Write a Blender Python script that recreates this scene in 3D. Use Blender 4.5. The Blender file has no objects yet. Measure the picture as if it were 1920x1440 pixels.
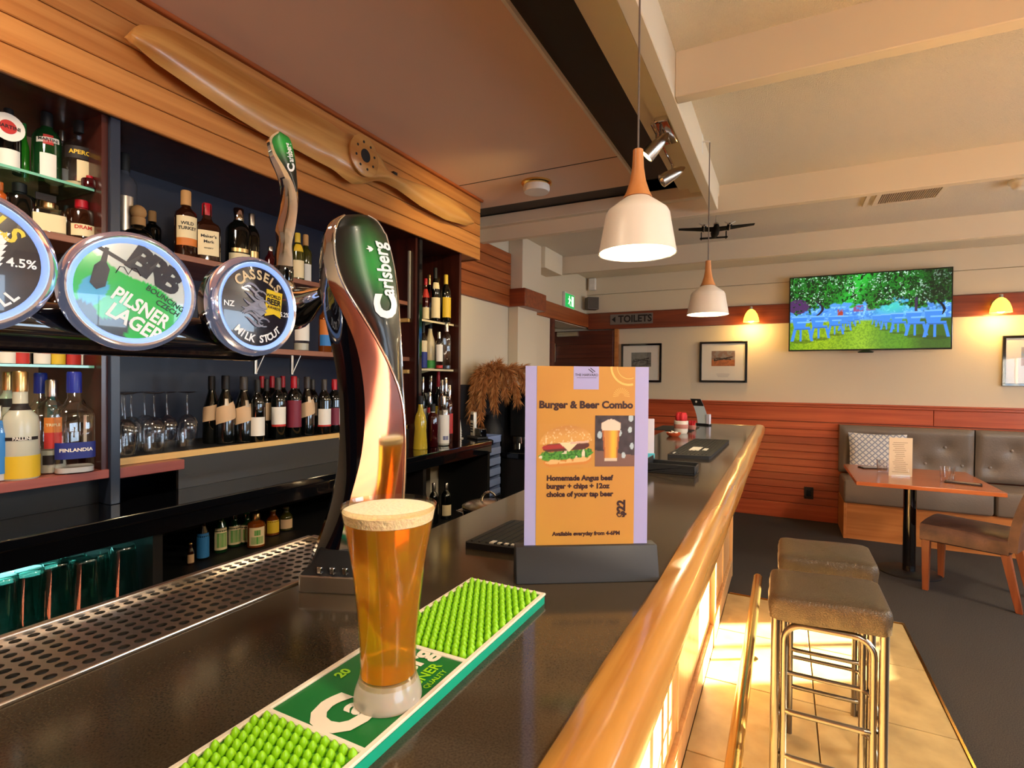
import bpy, bmesh, math, random
import numpy as np
from mathutils import Vector, Matrix
random.seed(7)
C = bpy.context.scene.collection
SC = bpy.context.scene
PI = math.pi
rad = math.radians

# ------------------------------------------------------------------ camera
CAMZ = 1.45
FPX = 998.0


def _d(px, py):
    return Vector(((px - 960) / FPX, -(py - 720) / FPX, -1.0)).normalized()


_Y = _d(1470, 714)
_X = -_d(-993, 693)
_X = (_X - _Y * _X.dot(_Y)).normalized()
_Z = _X.cross(_Y)
ROT = Matrix((_X, _Y, _Z))           # camera space -> world
cam_d = bpy.data.cameras.new('camera')
cam_d.sensor_width = 36.0
cam_d.lens = FPX * 36.0 / 1920.0
cam_d.clip_start = 0.02
cam_d.clip_end = 200
cam = bpy.data.objects.new('camera', cam_d)
cam.matrix_world = Matrix.Translation((0, 0, CAMZ)) @ ROT.to_4x4()
C.objects.link(cam)
SC.camera = cam


def at(px, py, axis, val):
    """Where the sight line through a pixel of the photo meets a plane of the room."""
    d = ROT @ Vector(((px - 960) / FPX, -(py - 720) / FPX, -1.0))
    o = Vector((0, 0, CAMZ))
    i = 'xyz'.index(axis)
    return o + d * ((val - o[i]) / d[i])


def depth(p):
    return -(ROT.transposed() @ (Vector(p) - Vector((0, 0, CAMZ)))).z


# ------------------------------------------------------------------ world, sun, daylight, exposure
SC.view_settings.view_transform = 'Standard'
SC.view_settings.look = 'None'
SC.view_settings.gamma = 1.0
SC.view_settings.use_curve_mapping = False
SC.view_settings.exposure = 0.40
w = bpy.data.worlds.new('world')
SC.world = w
w.use_nodes = True
bg = w.node_tree.nodes['Background']
bg.inputs[0].default_value = (0.62, 0.80, 1.0, 1)
bg.inputs[1].default_value = 9.0


def light(name, kind, loc, energy, color, **k):
    d = bpy.data.lights.new(name, kind)
    d.energy = energy
    d.color = color
    o = bpy.data.objects.new(name, d)
    o.location = loc
    tgt = k.pop('to', None)
    if tgt is not None:
        o.rotation_euler = (Vector(tgt) - Vector(loc)).to_track_quat('-Z', 'Y').to_euler()
    for a, b in k.items():
        setattr(d, a, b)
    C.objects.link(o)
    return o


EL = rad(16)
sd = Vector((0.864 * math.cos(EL), 0.503 * math.cos(EL), math.sin(EL)))
light('sun', 'SUN', (8, 5, 4), 95.0, (1.0, 0.86, 0.60), angle=rad(0.6), to=Vector((8, 5, 4)) - sd)
# the sky is sampled through the window openings (portals give off nothing themselves)


def portal(loc_, w_, h_, to):
    o = light('window_portal', 'AREA', loc_, 1, (1, 1, 1), shape='RECTANGLE', size=w_, size_y=h_, to=to)
    o.data.cycles.is_portal = True


portal((4.05, 3.21, 1.565), 2.62, 0.79, (0, 3.21, 1.565))
portal((4.05, 5.535, 1.565), 0.77, 0.79, (0, 5.535, 1.565))
portal((4.05, -0.7, 1.43), 2.4, 1.06, (0, -0.7, 1.43))
# warm fill added without fittings, behind the viewer and over the dining side
WARM = (1.0, 0.84, 0.62)
light('warm_fill', 'AREA', (-1.3, 0.1, 2.66), 16, WARM, shape='DISK', size=0.3, to=(-1.6, 0.3, 0))
light('warm_fill', 'AREA', (1.6, 0.0, 2.66), 75, WARM, shape='DISK', size=0.6, to=(1.6, 0.8, 0))
light('warm_fill', 'AREA', (2.9, 3.3, 2.66), 55, WARM, shape='DISK', size=0.6, to=(2.7, 3.3, 0))


# ------------------------------------------------------------------ materials
def h(c, a=1.0):
    c = c.lstrip('#')
    r = []
    for i in (0, 2, 4):
        x = int(c[i:i + 2], 16) / 255
        r.append(x / 12.92 if x <= 0.04045 else ((x + 0.055) / 1.055) ** 2.4)
    return (r[0], r[1], r[2], a)


MATS = {}


def mat(name, col, rough=0.5, metal=0.0, coat=0.0, emit=0.0, trans=0.0, ior=1.45, spec=0.5, bump=None, noise=None, ecol=None, sss=0.0, alpha=1.0):
    """bump=(scale, strength), noise=(scale, colour2, detail)"""
    if name in MATS:
        return MATS[name]
    m = bpy.data.materials.new(name)
    m.use_nodes = True
    nt = m.node_tree
    b = nt.nodes['Principled BSDF']
    c = h(col) if isinstance(col, str) else col
    b.inputs['Base Color'].default_value = c
    b.inputs['Roughness'].default_value = rough
    b.inputs['Metallic'].default_value = metal
    b.inputs['Coat Weight'].default_value = coat
    b.inputs['Coat Roughness'].default_value = 0.05
    b.inputs['Transmission Weight'].default_value = trans
    b.inputs['IOR'].default_value = ior
    b.inputs['Specular IOR Level'].default_value = spec
    if sss:
        b.inputs['Subsurface Weight'].default_value = sss
        b.inputs['Subsurface Radius'].default_value = (0.02, 0.012, 0.004)
    if emit:
        b.inputs['Emission Color'].default_value = (h(ecol) if isinstance(ecol, str) else (ecol or c))
        b.inputs['Emission Strength'].default_value = emit
    if bump or noise:
        tc = nt.nodes.new('ShaderNodeTexCoord')
    if noise:
        n = nt.nodes.new('ShaderNodeTexNoise')
        n.inputs['Scale'].default_value = noise[0]
        n.inputs['Detail'].default_value = noise[2] if len(noise) > 2 else 3
        nt.links.new(tc.outputs['Object'], n.inputs['Vector'])
        r = nt.nodes.new('ShaderNodeValToRGB')
        r.color_ramp.elements[0].position = 0.35
        r.color_ramp.elements[1].position = 0.65
        r.color_ramp.elements[0].color = c
        r.color_ramp.elements[1].color = h(noise[1])
        nt.links.new(n.outputs['Fac'], r.inputs['Fac'])
        nt.links.new(r.outputs['Color'], b.inputs['Base Color'])
    if bump:
        n2 = nt.nodes.new('ShaderNodeTexNoise')
        n2.inputs['Scale'].default_value = bump[0]
        n2.inputs['Detail'].default_value = 3
        nt.links.new(tc.outputs['Object'], n2.inputs['Vector'])
        bp = nt.nodes.new('ShaderNodeBump')
        bp.inputs['Strength'].default_value = bump[1]
        bp.inputs['Distance'].default_value = bump[2] if len(bump) > 2 else 0.01
        nt.links.new(n2.outputs['Fac'], bp.inputs['Height'])
        nt.links.new(bp.outputs['Normal'], b.inputs['Normal'])
    MATS[name] = m
    return m


def wood(name, c1, c2, grain=(1.2, 26, 26), rough=0.35, coat=0.2, rnd=0.25, bump=0.0):
    """Planked timber: streaks along the axis whose grain scale is smallest; boards vary a little one from another."""
    if name in MATS:
        return MATS[name]
    m = bpy.data.materials.new(name)
    m.use_nodes = True
    nt = m.node_tree
    b = nt.nodes['Principled BSDF']
    tc = nt.nodes.new('ShaderNodeTexCoord')
    oi = nt.nodes.new('ShaderNodeObjectInfo')
    mp = nt.nodes.new('ShaderNodeMapping')
    mp.inputs['Scale'].default_value = grain
    nt.links.new(tc.outputs['Object'], mp.inputs['Vector'])
    sh = nt.nodes.new('ShaderNodeVectorMath')
    sh.operation = 'MULTIPLY_ADD'
    cx = nt.nodes.new('ShaderNodeCombineXYZ')
    for i in range(3):
        nt.links.new(oi.outputs['Random'], cx.inputs[i])
    nt.links.new(cx.outputs[0], sh.inputs[0])
    sh.inputs[1].default_value = (37, 53, 71)
    nt.links.new(mp.outputs[0], sh.inputs[2])
    n = nt.nodes.new('ShaderNodeTexNoise')
    n.inputs['Scale'].default_value = 1.0
    n.inputs['Detail'].default_value = 5
    n.inputs['Distortion'].default_value = 0.6
    nt.links.new(sh.outputs[0], n.inputs['Vector'])
    r = nt.nodes.new('ShaderNodeValToRGB')
    r.color_ramp.elements[0].position = 0.3
    r.color_ramp.elements[1].position = 0.7
    r.color_ramp.elements[0].color = h(c1)
    r.color_ramp.elements[1].color = h(c2)
    nt.links.new(n.outputs['Fac'], r.inputs['Fac'])
    hs = nt.nodes.new('ShaderNodeHueSaturation')
    mr = nt.nodes.new('ShaderNodeMapRange')
    mr.inputs['To Min'].default_value = 1 - rnd
    mr.inputs['To Max'].default_value = 1 + rnd * 0.6
    nt.links.new(oi.outputs['Random'], mr.inputs['Value'])
    nt.links.new(mr.outputs[0], hs.inputs['Value'])
    nt.links.new(r.outputs['Color'], hs.inputs['Color'])
    nt.links.new(hs.outputs[0], b.inputs['Base Color'])
    b.inputs['Roughness'].default_value = rough
    b.inputs['Coat Weight'].default_value = coat
    b.inputs['Coat Roughness'].default_value = 0.15
    if bump:
        bp = nt.nodes.new('ShaderNodeBump')
        bp.inputs['Strength'].default_value = bump
        bp.inputs['Distance'].default_value = 0.004
        nt.links.new(n.outputs['Fac'], bp.inputs['Height'])
        nt.links.new(bp.outputs['Normal'], b.inputs['Normal'])
    MATS[name] = m
    return m


def thin_glass(name, tint='#ffffff', refl=0.12, rough=0.02, edge=0.9):
    """A clear wall of glass: lets light through with a tint, mirrors more at grazing angles."""
    if name in MATS:
        return MATS[name]
    m = bpy.data.materials.new(name)
    m.use_nodes = True
    nt = m.node_tree
    nt.nodes.clear()
    out = nt.nodes.new('ShaderNodeOutputMaterial')
    tr = nt.nodes.new('ShaderNodeBsdfTransparent')
    tr.inputs[0].default_value = h(tint)
    gl = nt.nodes.new('ShaderNodeBsdfGlossy')
    gl.inputs['Roughness'].default_value = rough
    lw = nt.nodes.new('ShaderNodeLayerWeight')
    lw.inputs[0].default_value = 0.35
    mr = nt.nodes.new('ShaderNodeMapRange')
    mr.inputs['To Min'].default_value = refl * 0.5
    mr.inputs['To Max'].default_value = edge
    pw = nt.nodes.new('ShaderNodeMath')
    pw.operation = 'POWER'
    pw.inputs[1].default_value = 2.0
    nt.links.new(lw.outputs['Facing'], pw.inputs[0])
    nt.links.new(pw.outputs[0], mr.inputs['Value'])
    mx = nt.nodes.new('ShaderNodeMixShader')
    nt.links.new(mr.outputs[0], mx.inputs[0])
    nt.links.new(tr.outputs[0], mx.inputs[1])
    nt.links.new(gl.outputs[0], mx.inputs[2])
    nt.links.new(mx.outputs[0], out.inputs[0])
    MATS[name] = m
    return m


def print_mat(name, rough=0.5, coat=0.0, emit=0.0):
    """Flat print whose picture is stored per point on the sheet (attribute Col)."""
    if name in MATS:
        return MATS[name]
    m = bpy.data.materials.new(name)
    m.use_nodes = True
    nt = m.node_tree
    b = nt.nodes['Principled BSDF']
    a = nt.nodes.new('ShaderNodeAttribute')
    a.attribute_name = 'Col'
    b.inputs['Roughness'].default_value = rough
    b.inputs['Coat Weight'].default_value = coat
    if emit:
        b.inputs['Base Color'].default_value = (0.01, 0.01, 0.01, 1)
        nt.links.new(a.outputs['Color'], b.inputs['Emission Color'])
        b.inputs['Emission Strength'].default_value = emit
    else:
        nt.links.new(a.outputs['Color'], b.inputs['Base Color'])
    MATS[name] = m
    return m


M_plaster = mat('plaster', '#dccdb2', 0.85, bump=(60, 0.08))
M_ceiltex = mat('textured_ceiling', '#efe2c8', 0.9, bump=(190, 1.0, 0.010))
M_ceilbar = mat('bar_ceiling_paint', '#eccaae', 0.6)
M_beam = mat('beam_paint', '#e4d5b8', 0.7)
M_strip = mat('charcoal_strip', '#2b261f', 0.45)
M_white = mat('white_paint', '#e8e2d6', 0.5)
M_carpet = mat('carpet', '#2b2724', 0.95, noise=(220, '#4a433d', 2), bump=(300, 0.6))
M_tile = mat('stone_tile', '#bda673', 0.42, noise=(6, '#a08a5e', 6))
M_grout = mat('grout', '#8a7454', 0.9)
M_fascia = wood('fascia_timber', '#a8652e', '#c98a4a', (18, 1.0, 26), 0.35, 0.25, 0.12)
M_planks = wood('wall_timber', '#8c421a', '#b8622a', (26, 1.0, 26), 0.4, 0.2, 0.15)
M_wains = wood('wainscot_timber', '#a8401a', '#c85c30', (1.0, 26, 26), 0.4, 0.2, 0.22)
M_band = wood('band_timber', '#6e2a16', '#96441f', (1.0, 26, 26), 0.4, 0.2, 0.1)
M_door = wood('door_timber', '#4c1c10', '#6a2b16', (1.5, 20, 26), 0.45, 0.1, 0.1)
M_mahog = wood('mahogany', '#2e120d', '#4c2018', (26, 26, 1.2), 0.3, 0.3, 0.1)
M_pink = wood('rosewood_board', '#8a4038', '#ab5a4a', (20, 1.0, 26), 0.4, 0.2, 0.1)
M_gold = wood('pale_pine_edge', '#d2a55c', '#e2bb74', (18, 1.0, 26), 0.45, 0.1, 0.08)
M_shelfw = wood('shelf_timber', '#7d4a36', '#a36a4d', (18, 1.0, 26), 0.4, 0.2, 0.08)
M_panel = wood('bar_front_timber', '#b98a58', '#d4a976', (26, 26, 1.0), 0.35, 0.3, 0.08)
M_rail = wood('rail_timber', '#b07028', '#d39a4c', (30, 1.6, 30), 0.22, 0.6, 0.05, bump=0.25)
M_table = wood('table_timber', '#9c4f26', '#bd6b38', (1.0, 22, 22), 0.25, 0.4, 0.05)
M_bench = wood('bench_timber', '#b0672c', '#cc8444', (1.0, 22, 22), 0.4, 0.2, 0.08)
M_lampw = wood('lamp_beech', '#c0793c', '#d6935a', (26, 26, 1.5), 0.45, 0.1, 0.05)
M_prop = wood('propeller_timber', '#a86a2b', '#d6a25c', (14, 0.9, 14), 0.35, 0.4, 0.05)
M_legw = wood('chair_leg_timber', '#74361a', '#93502a', (26, 26, 1.2), 0.4, 0.2, 0.05)
M_counter = mat('counter_stone', '#3b3228', 0.11, noise=(450, '#4a4033', 2), spec=0.6)
M_black = mat('black_laminate', '#0d0e12', 0.05, coat=0.8)
M_blackm = mat('matte_black', '#141416', 0.55)
M_navy = mat('navy_panel', '#12172c', 0.4)
M_post = mat('grey_blue_post', '#2a3140', 0.3)
M_tan = mat('tan_back_panel', '#b8987a', 0.4)
M_chrome = mat('chrome', (0.82, 0.80, 0.78, 1), 0.06, 1.0)
M_satin = mat('satin_steel', (0.62, 0.58, 0.52, 1), 0.28, 1.0)
M_steel = mat('stainless_steel', (0.72, 0.64, 0.54, 1), 0.24, 1.0)
M_brass = mat('brass', (0.83, 0.56, 0.18, 1), 0.18, 1.0)
M_gloss = mat('gloss_black', '#07070b', 0.06, coat=1.0)
M_rubber = mat('black_rubber', '#19181a', 0.7)
M_paper = mat('paper_white', '#efe9dc', 0.6)
M_cream = mat('cream_label', '#e9d6a8', 0.6)
M_ink = mat('dark_ink', '#231a18', 0.6)
M_leather = mat('bench_vinyl', '#76685c', 0.38, bump=(90, 0.15))
M_button = mat('vinyl_button', '#8c8076', 0.3)
M_stool = mat('croc_vinyl', '#4a3d2c', 0.34, bump=(130, 0.1))
_sn = M_stool.node_tree
_vo = _sn.nodes.new('ShaderNodeTexVoronoi')             # crocodile scales
_vo.feature = 'DISTANCE_TO_EDGE'
_vo.inputs['Scale'].default_value = 140
_sn.links.new(_sn.nodes['Texture Coordinate'].outputs['Object'], _vo.inputs['Vector'])
_mr = _sn.nodes.new('ShaderNodeMapRange')
_mr.inputs['From Max'].default_value = 0.18
_sn.links.new(_vo.outputs['Distance'], _mr.inputs['Value'])
_bp = _sn.nodes['Bump']
_sn.links.new(_mr.outputs[0], _bp.inputs['Height'])
_bp.inputs['Strength'].default_value = 0.3
_bp.inputs['Distance'].default_value = 0.003
M_chair = mat('brown_leather', '#47312b', 0.4, noise=(9, '#6b4a3a', 4), bump=(80, 0.2))
M_shade = mat('white_shade', '#e6dccf', 0.35)
M_glow = mat('lamp_bulb', '#fff3d0', emit=14, ecol='#ffe2a0')
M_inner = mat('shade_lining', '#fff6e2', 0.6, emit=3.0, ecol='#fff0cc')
M_amber = mat('sconce_glass', '#e9b24a', 0.4, emit=3.2, ecol='#ffc23e')
M_clear = thin_glass('clear_glass', '#ffffff', 0.2)
M_window = thin_glass('window_glass', '#ffffff', 0.06, 0.0, 0.6)
M_glassgreen = thin_glass('green_edge_glass', '#bfe3d2', 0.2)
M_teal = thin_glass('teal_tumbler_glass', '#bfe8e0', 0.30, 0.04, 0.95)
M_grim = thin_glass('bright_glass_rim', '#ffffff', 0.9, 0.05, 1.0)


# ------------------------------------------------------------------ mesh builder
class MB:
    def __init__(s):
        s.v = []
        s.f = []
        s.m = []

    def add(s, v, f, m=0):
        b = len(s.v)
        s.v += [tuple(p) for p in v]
        s.f += [tuple(i + b for i in q) for q in f]
        s.m += [m] * len(f)
        return s

    def box(s, x0, y0, z0, x1, y1, z1, m=0):
        v = [(x0, y0, z0), (x1, y0, z0), (x1, y1, z0), (x0, y1, z0), (x0, y0, z1), (x1, y0, z1), (x1, y1, z1), (x0, y1, z1)]
        return s.add(v, [(0, 3, 2, 1), (4, 5, 6, 7), (0, 1, 5, 4), (1, 2, 6, 5), (2, 3, 7, 6), (3, 0, 4, 7)], m)

    def grid(s, rows, m=0, closed=False, cap=False):
        """rows: list of equal-length point rings"""
        n = len(rows[0])
        v = [p for r in rows for p in r]
        f = []
        for i in range(len(rows) - 1):
            for j in range(n if closed else n - 1):
                k = (j + 1) % n
                f.append((i * n + j, i * n + k, (i + 1) * n + k, (i + 1) * n + j))
        if cap:
            f.append(tuple(range(n - 1, -1, -1)))
            f.append(tuple((len(rows) - 1) * n + j for j in range(n)))
        return s.add(v, f, m)

    def lathe(s, prof, c=(0, 0, 0), seg=24, n=2.0, m=0, sy=1.0, axis=None, cap=True):
        rows = []
        A = axis
        for r, z in prof:
            ring = []
            for j in range(seg):
                a = 2 * PI * j / seg
                ca, sa = math.cos(a), math.sin(a)
                if n != 2.0:
                    ca = math.copysign(abs(ca) ** (2 / n), ca)
                    sa = math.copysign(abs(sa) ** (2 / n), sa)
                p = Vector((r * ca, r * sa * sy, z))
                if A is not None:
                    p = A @ p
                ring.append((c[0] + p[0], c[1] + p[1], c[2] + p[2]))
            rows.append(ring)
        return s.grid(rows, m, True, cap)

    def tube(s, pts, r, seg=10, m=0, closed=False, rr=None):
        P = [Vector(p) for p in pts]
        n = len(P)
        rows = []
        up = None
        for i, p in enumerate(P):
            a = P[(i - 1) % n] if (i > 0 or closed) else p
            b = P[(i + 1) % n] if (i < n - 1 or closed) else p
            t = (b - a).normalized()
            if up is None:
                up = Vector((0, 0, 1)) if abs(t.z) < 0.9 else Vector((1, 0, 0))
            u = (up - t * up.dot(t)).normalized()
            up = u
            w_ = t.cross(u)
            q = rr[i] if rr else r
            rows.append([tuple(p + (u * math.cos(2 * PI * j / seg) + w_ * math.sin(2 * PI * j / seg)) * q) for j in range(seg)])
        if closed:
            rows.append(rows[0])
            return s.grid(rows, m, True, False)
        return s.grid(rows, m, True, True)

    def prism(s, poly, a, b, fn=lambda x, y, z: (x, y, z), m=0):
        n = len(poly)
        v = [fn(x, y, a) for x, y in poly] + [fn(x, y, b) for x, y in poly]
        f = [tuple(range(n - 1, -1, -1)), tuple(range(n, 2 * n))] + [(i, (i + 1) % n, n + (i + 1) % n, n + i) for i in range(n)]
        return s.add(v, f, m)

    def ball(s, c, r, seg=12, m=0, sx=1, sy=1, sz=1):
        k = max(4, seg // 2)
        prof = [(max(1e-4, r * math.sin(PI * i / k)), -r * math.cos(PI * i / k)) for i in range(k + 1)]
        rows = []
        for q, z in prof:
            rows.append([(c[0] + q * math.cos(2 * PI * j / seg) * sx, c[1] + q * math.sin(2 * PI * j / seg) * sy, c[2] + z * sz) for j in range(seg)])
        return s.grid(rows, m, True, True)

    def text(s, t, size, fn, bold=0.0, m=0, align='CENTER', squeeze=1.0):
        v, f = text2d(t, bold, align)
        return s.add([fn(x * size * squeeze, y * size) for x, y in v], f, m)

    def build(s, name, mats, parent=None, smooth=35, bevel=0.0, bseg=2, recalc=True, loc=None):
        me = bpy.data.meshes.new(name)
        me.from_pydata(s.v, [], s.f)
        if not isinstance(mats, (list, tuple)):
            mats = [mats]
        for k in mats:
            me.materials.append(k)
        if len(mats) > 1:
            me.polygons.foreach_set('material_index', s.m)
        if bevel or recalc:
            bm = bmesh.new()
            bm.from_mesh(me)
            if bevel:
                bmesh.ops.remove_doubles(bm, verts=bm.verts, dist=1e-6)
                ed = [e for e in bm.edges if len(e.link_faces) == 2 and e.calc_face_angle() > rad(30)]
                bmesh.ops.bevel(bm, geom=ed, offset=bevel, segments=bseg, affect='EDGES', profile=0.5, clamp_overlap=True)
            if recalc:
                bmesh.ops.recalc_face_normals(bm, faces=bm.faces)
            bm.to_mesh(me)
            bm.free()
        if bevel and smooth == 35:
            smooth = 22
        if smooth:
            me.polygons.foreach_set('use_smooth', [True] * len(me.polygons))
            me.set_sharp_from_angle(angle=rad(smooth))
        me.update()
        o = bpy.data.objects.new(name, me)
        if loc is not None:
            o.location = loc
        if parent is not None:
            o.parent = parent
        C.objects.link(o)
        return o


_tc = {}


def text2d(t, bold=0.0, align='CENTER'):
    k = (t, bold, align)
    if k not in _tc:
        cu = bpy.data.curves.new('lettering', 'FONT')
        cu.body = t
        cu.size = 1.0
        cu.align_x = align
        cu.align_y = 'CENTER'
        cu.offset = bold
        cu.resolution_u = 3
        ob = bpy.data.objects.new('lettering', cu)
        me = ob.to_mesh()
        v = [(p.co.x, p.co.y) for p in me.vertices]
        f = [tuple(p.vertices) for p in me.polygons]
        ob.to_mesh_clear()
        bpy.data.objects.remove(ob)
        bpy.data.curves.remove(cu)
        _tc[k] = (v, f)
    return _tc[k]


def flat(o, ux, uy):
    o, ux, uy = Vector(o), Vector(ux), Vector(uy)
    return lambda x, y: tuple(o + ux * x + uy * y)


def cyl(r, a0, z0, c=(0, 0)):
    return lambda x, y: (c[0] + r * math.cos(a0 + x / r), c[1] + r * math.sin(a0 + x / r), z0 + y)


def tag(o, label, cat, group=None, kind=None):
    o['label'] = label
    o['category'] = cat
    if group:
        o['group'] = group
    if kind:
        o['kind'] = kind
    return o


def thing(name, label, cat, loc=(0, 0, 0), rz=0.0, group=None):
    o = bpy.data.objects.new(name, None)
    o.empty_display_size = 0.05
    o.location = loc
    o.rotation_euler = (0, 0, rz)
    C.objects.link(o)
    return tag(o, label, cat, group)


def struct(name, mb, m, parent=None, **k):
    o = mb.build(name, m, parent, **k)
    o['kind'] = 'structure'
    return o


def picture(name, parent, o, ux, uy, w_, h_, nx, ny, fn, m):
    """A flat print: fn(u, v) gives the picture's colours (arrays) over the sheet."""
    u = np.linspace(0, 1, nx + 1)
    v = np.linspace(0, 1, ny + 1)
    U, V = np.meshgrid(u, v)
    o, ux, uy = np.array(o), np.array(ux), np.array(uy)
    P = o + U[..., None] * ux * w_ + V[..., None] * uy * h_
    col = np.ones((ny + 1, nx + 1, 4), dtype=np.float32)
    col[..., :3] = fn(U, V)
    me = bpy.data.meshes.new(name)
    idx = np.arange((nx + 1) * (ny + 1)).reshape(ny + 1, nx + 1)
    F = np.stack([idx[:-1, :-1], idx[:-1, 1:], idx[1:, 1:], idx[1:, :-1]], -1).reshape(-1, 4)
    me.from_pydata(P.reshape(-1, 3).tolist(), [], F.tolist())
    me.attributes.new('Col', 'FLOAT_COLOR', 'POINT')
    me.attributes['Col'].data.foreach_set('color', col.reshape(-1))
    me.materials.append(m)
    ob = bpy.data.objects.new(name, me)
    if parent is not None:
        ob.parent = parent
    C.objects.link(ob)
    return ob


def L3(c):
    return np.array(h(c)[:3])


def vnoise(x, y, s=0):
    """smooth value noise on arrays"""
    xi, yi = np.floor(x), np.floor(y)
    fx, fy = x - xi, y - yi
    fx = fx * fx * (3 - 2 * fx)
    fy = fy * fy * (3 - 2 * fy)

    def hs(a, b):
        q = np.sin(a * 127.1 + b * 311.7 + s * 17.3) * 43758.5453
        return q - np.floor(q)
    return (hs(xi, yi) * (1 - fx) + hs(xi + 1, yi) * fx) * (1 - fy) + (hs(xi, yi + 1) * (1 - fx) + hs(xi + 1, yi + 1) * fx) * fy


def paint(img, mask, c):
    mask = np.clip(mask, 0, 1)[..., None]
    return img * (1 - mask) + L3(c) * mask


# ================================================================== SETTING
floor = struct('floor', MB().box(-3.2, -3.1, -0.1, 4.1, 6.5, 0.0), M_carpet)
# stone tiles in front of the bar
ty = 3.86
bed = MB().box(-0.3215, -1.2, 0.0, 0.65, ty, 0.004)
struct('floor_bed', bed, M_grout, floor)
TS, TX = 0.57, 0.48
xs = [-0.323, 0.14, 0.645]
ys = [3.855 - 0.57 * k for k in range(0, 10)]
tile_me = {}
for i in range(2):
    for k in range(9):
        w_ = xs[i + 1] - xs[i] - 0.006
        if i not in tile_me:
            tile_me[i] = MB().box(0, 0, 0.0, w_, TS - 0.006, 0.012).build('tile', M_tile, floor, bevel=0.0015, bseg=1)
            o = tile_me[i]
        else:
            o = tile_me[i].copy()
            C.objects.link(o)
        o.location = (xs[i] + 0.003, ys[k + 1] + (0.0 if i == 0 else 0.0), 0.002)
struct('trim_1', MB().box(0.645, -1.2, 0, 0.655, ty, 0.017).box(-0.31, ty, 0, 0.655, ty + 0.01, 0.017), M_brass)

# walls
struct('wall_back', MB().box(-3.2, 6.36, 0, 4.1, 6.5, 2.9), M_plaster)
struct('trim_2', MB().box(-2.2, 6.335, 2.265, 4.0, 6.36, 2.49).box(-2.2, 6.34, 2.495, 4.0, 6.36, 2.70), M_beam, bevel=0.003, bseg=1)
struct('trim_3', MB().box(-2.17, 6.30, 2.06, 4.0, 6.36, 2.26), M_band, bevel=0.006)
# wainscot on the back wall: each board its own piece
wn = struct('wall_wainscot', MB().box(-1.78, 6.345, 0.0, 4.0, 6.36, 1.2), M_band)
ws = MB().box(-1.78, 6.322, 1.205, 4.0, 6.36, 1.222).box(-1.78, 6.330, 1.180, 4.0, 6.36, 1.205)
struct('cap_rail', ws, M_wains, wn, bevel=0.003, bseg=1)
for x0, x1 in ((-1.78, 1.27), (1.273, 4.0)):
    struct('plank', MB().box(x0, 6.332, 1.03, x1, 6.345, 1.178), M_wains, wn, bevel=0.003, bseg=1)
zz = 1.024
k = 0
while zz > 0.2:
    z0 = zz - 0.078
    struct('plank', MB().box(-1.78, 6.333, z0, 4.0, 6.345, zz - 0.005), M_wains, wn, bevel=0.004, bseg=1)
    zz = z0
struct('baseboard_back', MB().box(-1.78, 6.325, 0.0, 4.0, 6.345, zz - 0.004), M_wains, wn, bevel=0.004, bseg=1)

# left wall beyond the bar, column, bulkhead over the passage
struct('wall_left', MB().box(-2.5, 3.06, 0, -2.2, 5.22, 2.9).box(-2.5, 5.22, 2.08, -2.2, 6.36, 2.9), M_plaster)
struct('wall_corridor', MB().box(-3.2, 3.06, 0, -3.05, 6.36, 2.9).box(-3.05, 3.06, 0, -2.5, 3.2, 2.9), M_plaster)
struct('column_1', MB().box(-2.2, 4.22, 0, -2.10, 4.62, 2.12).box(-2.2, 4.22, 2.12, -2.06, 4.62, 2.9), M_plaster, bevel=0.004, bseg=1)
struct('trim_4', MB().box(-2.2, 4.19, 2.085, -2.02, 4.66, 2.245), M_band, bevel=0.008)
struct('trim_5', MB().box(-2.2, 4.66, 2.085, -2.165, 6.33, 2.25).box(-2.2, 4.66, 2.085, -2.10, 4.72, 2.25), M_planks, bevel=0.006)
struct('trim_6', MB().box(-2.205, 5.17, 0, -2.17, 5.24, 2.085), M_door, bevel=0.004)
pk = struct('wall_planking', MB().box(-2.199, 3.06, 2.085, -2.19, 4.215, 2.56), M_band)
for i in range(5):
    z0 = 2.085 + i * 0.095
    struct('plank', MB().box(-2.19, 3.06, z0 + 0.002, -2.172, 4.215, z0 + 0.092), M_planks, pk, bevel=0.003, bseg=1)
# beam stub above the column
struct('beam_1', MB().box(-2.2, 4.62, 2.50, -2.02, 5.06, 2.70), M_beam, bevel=0.004)
# bar wall and closing walls
struct('wall_bar', MB().box(-2.6, -3.1, 0, -2.42, 3.06, 2.9), M_navy)
struct('wall_front', MB().box(-2.6, -3.1, 0, 4.1, -2.95, 2.9), M_plaster)
struct('added_dado_front', MB().box(-2.4, -2.95, 0, 4.0, -2.93, 1.30), M_band)  # unseen dark dado added to tone down reflections in the chrome tower
W1, W2, W5 = (1.9, 4.52), (5.15, 5.92), (-1.9, 0.5)
SILL, HEAD = 1.17, 1.96
struct('wall_right', MB().box(4.0, -3.1, 0, 4.1, 6.36, 0.9).box(4.0, -3.1, HEAD, 4.1, 6.36, 2.9).box(4.0, -3.1, SILL, 4.1, W5[0], HEAD).box(4.0, W5[1], SILL, 4.1, W1[0], HEAD).box(4.0, -3.1, 0.9, 4.1, W5[0], SILL).box(4.0, W5[1], 0.9, 4.1, 6.36, SILL)
       .box(4.0, W1[1], SILL, 4.1, W2[0], HEAD).box(4.0, W2[1], SILL, 4.1, 6.36, HEAD), M_plaster)


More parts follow.
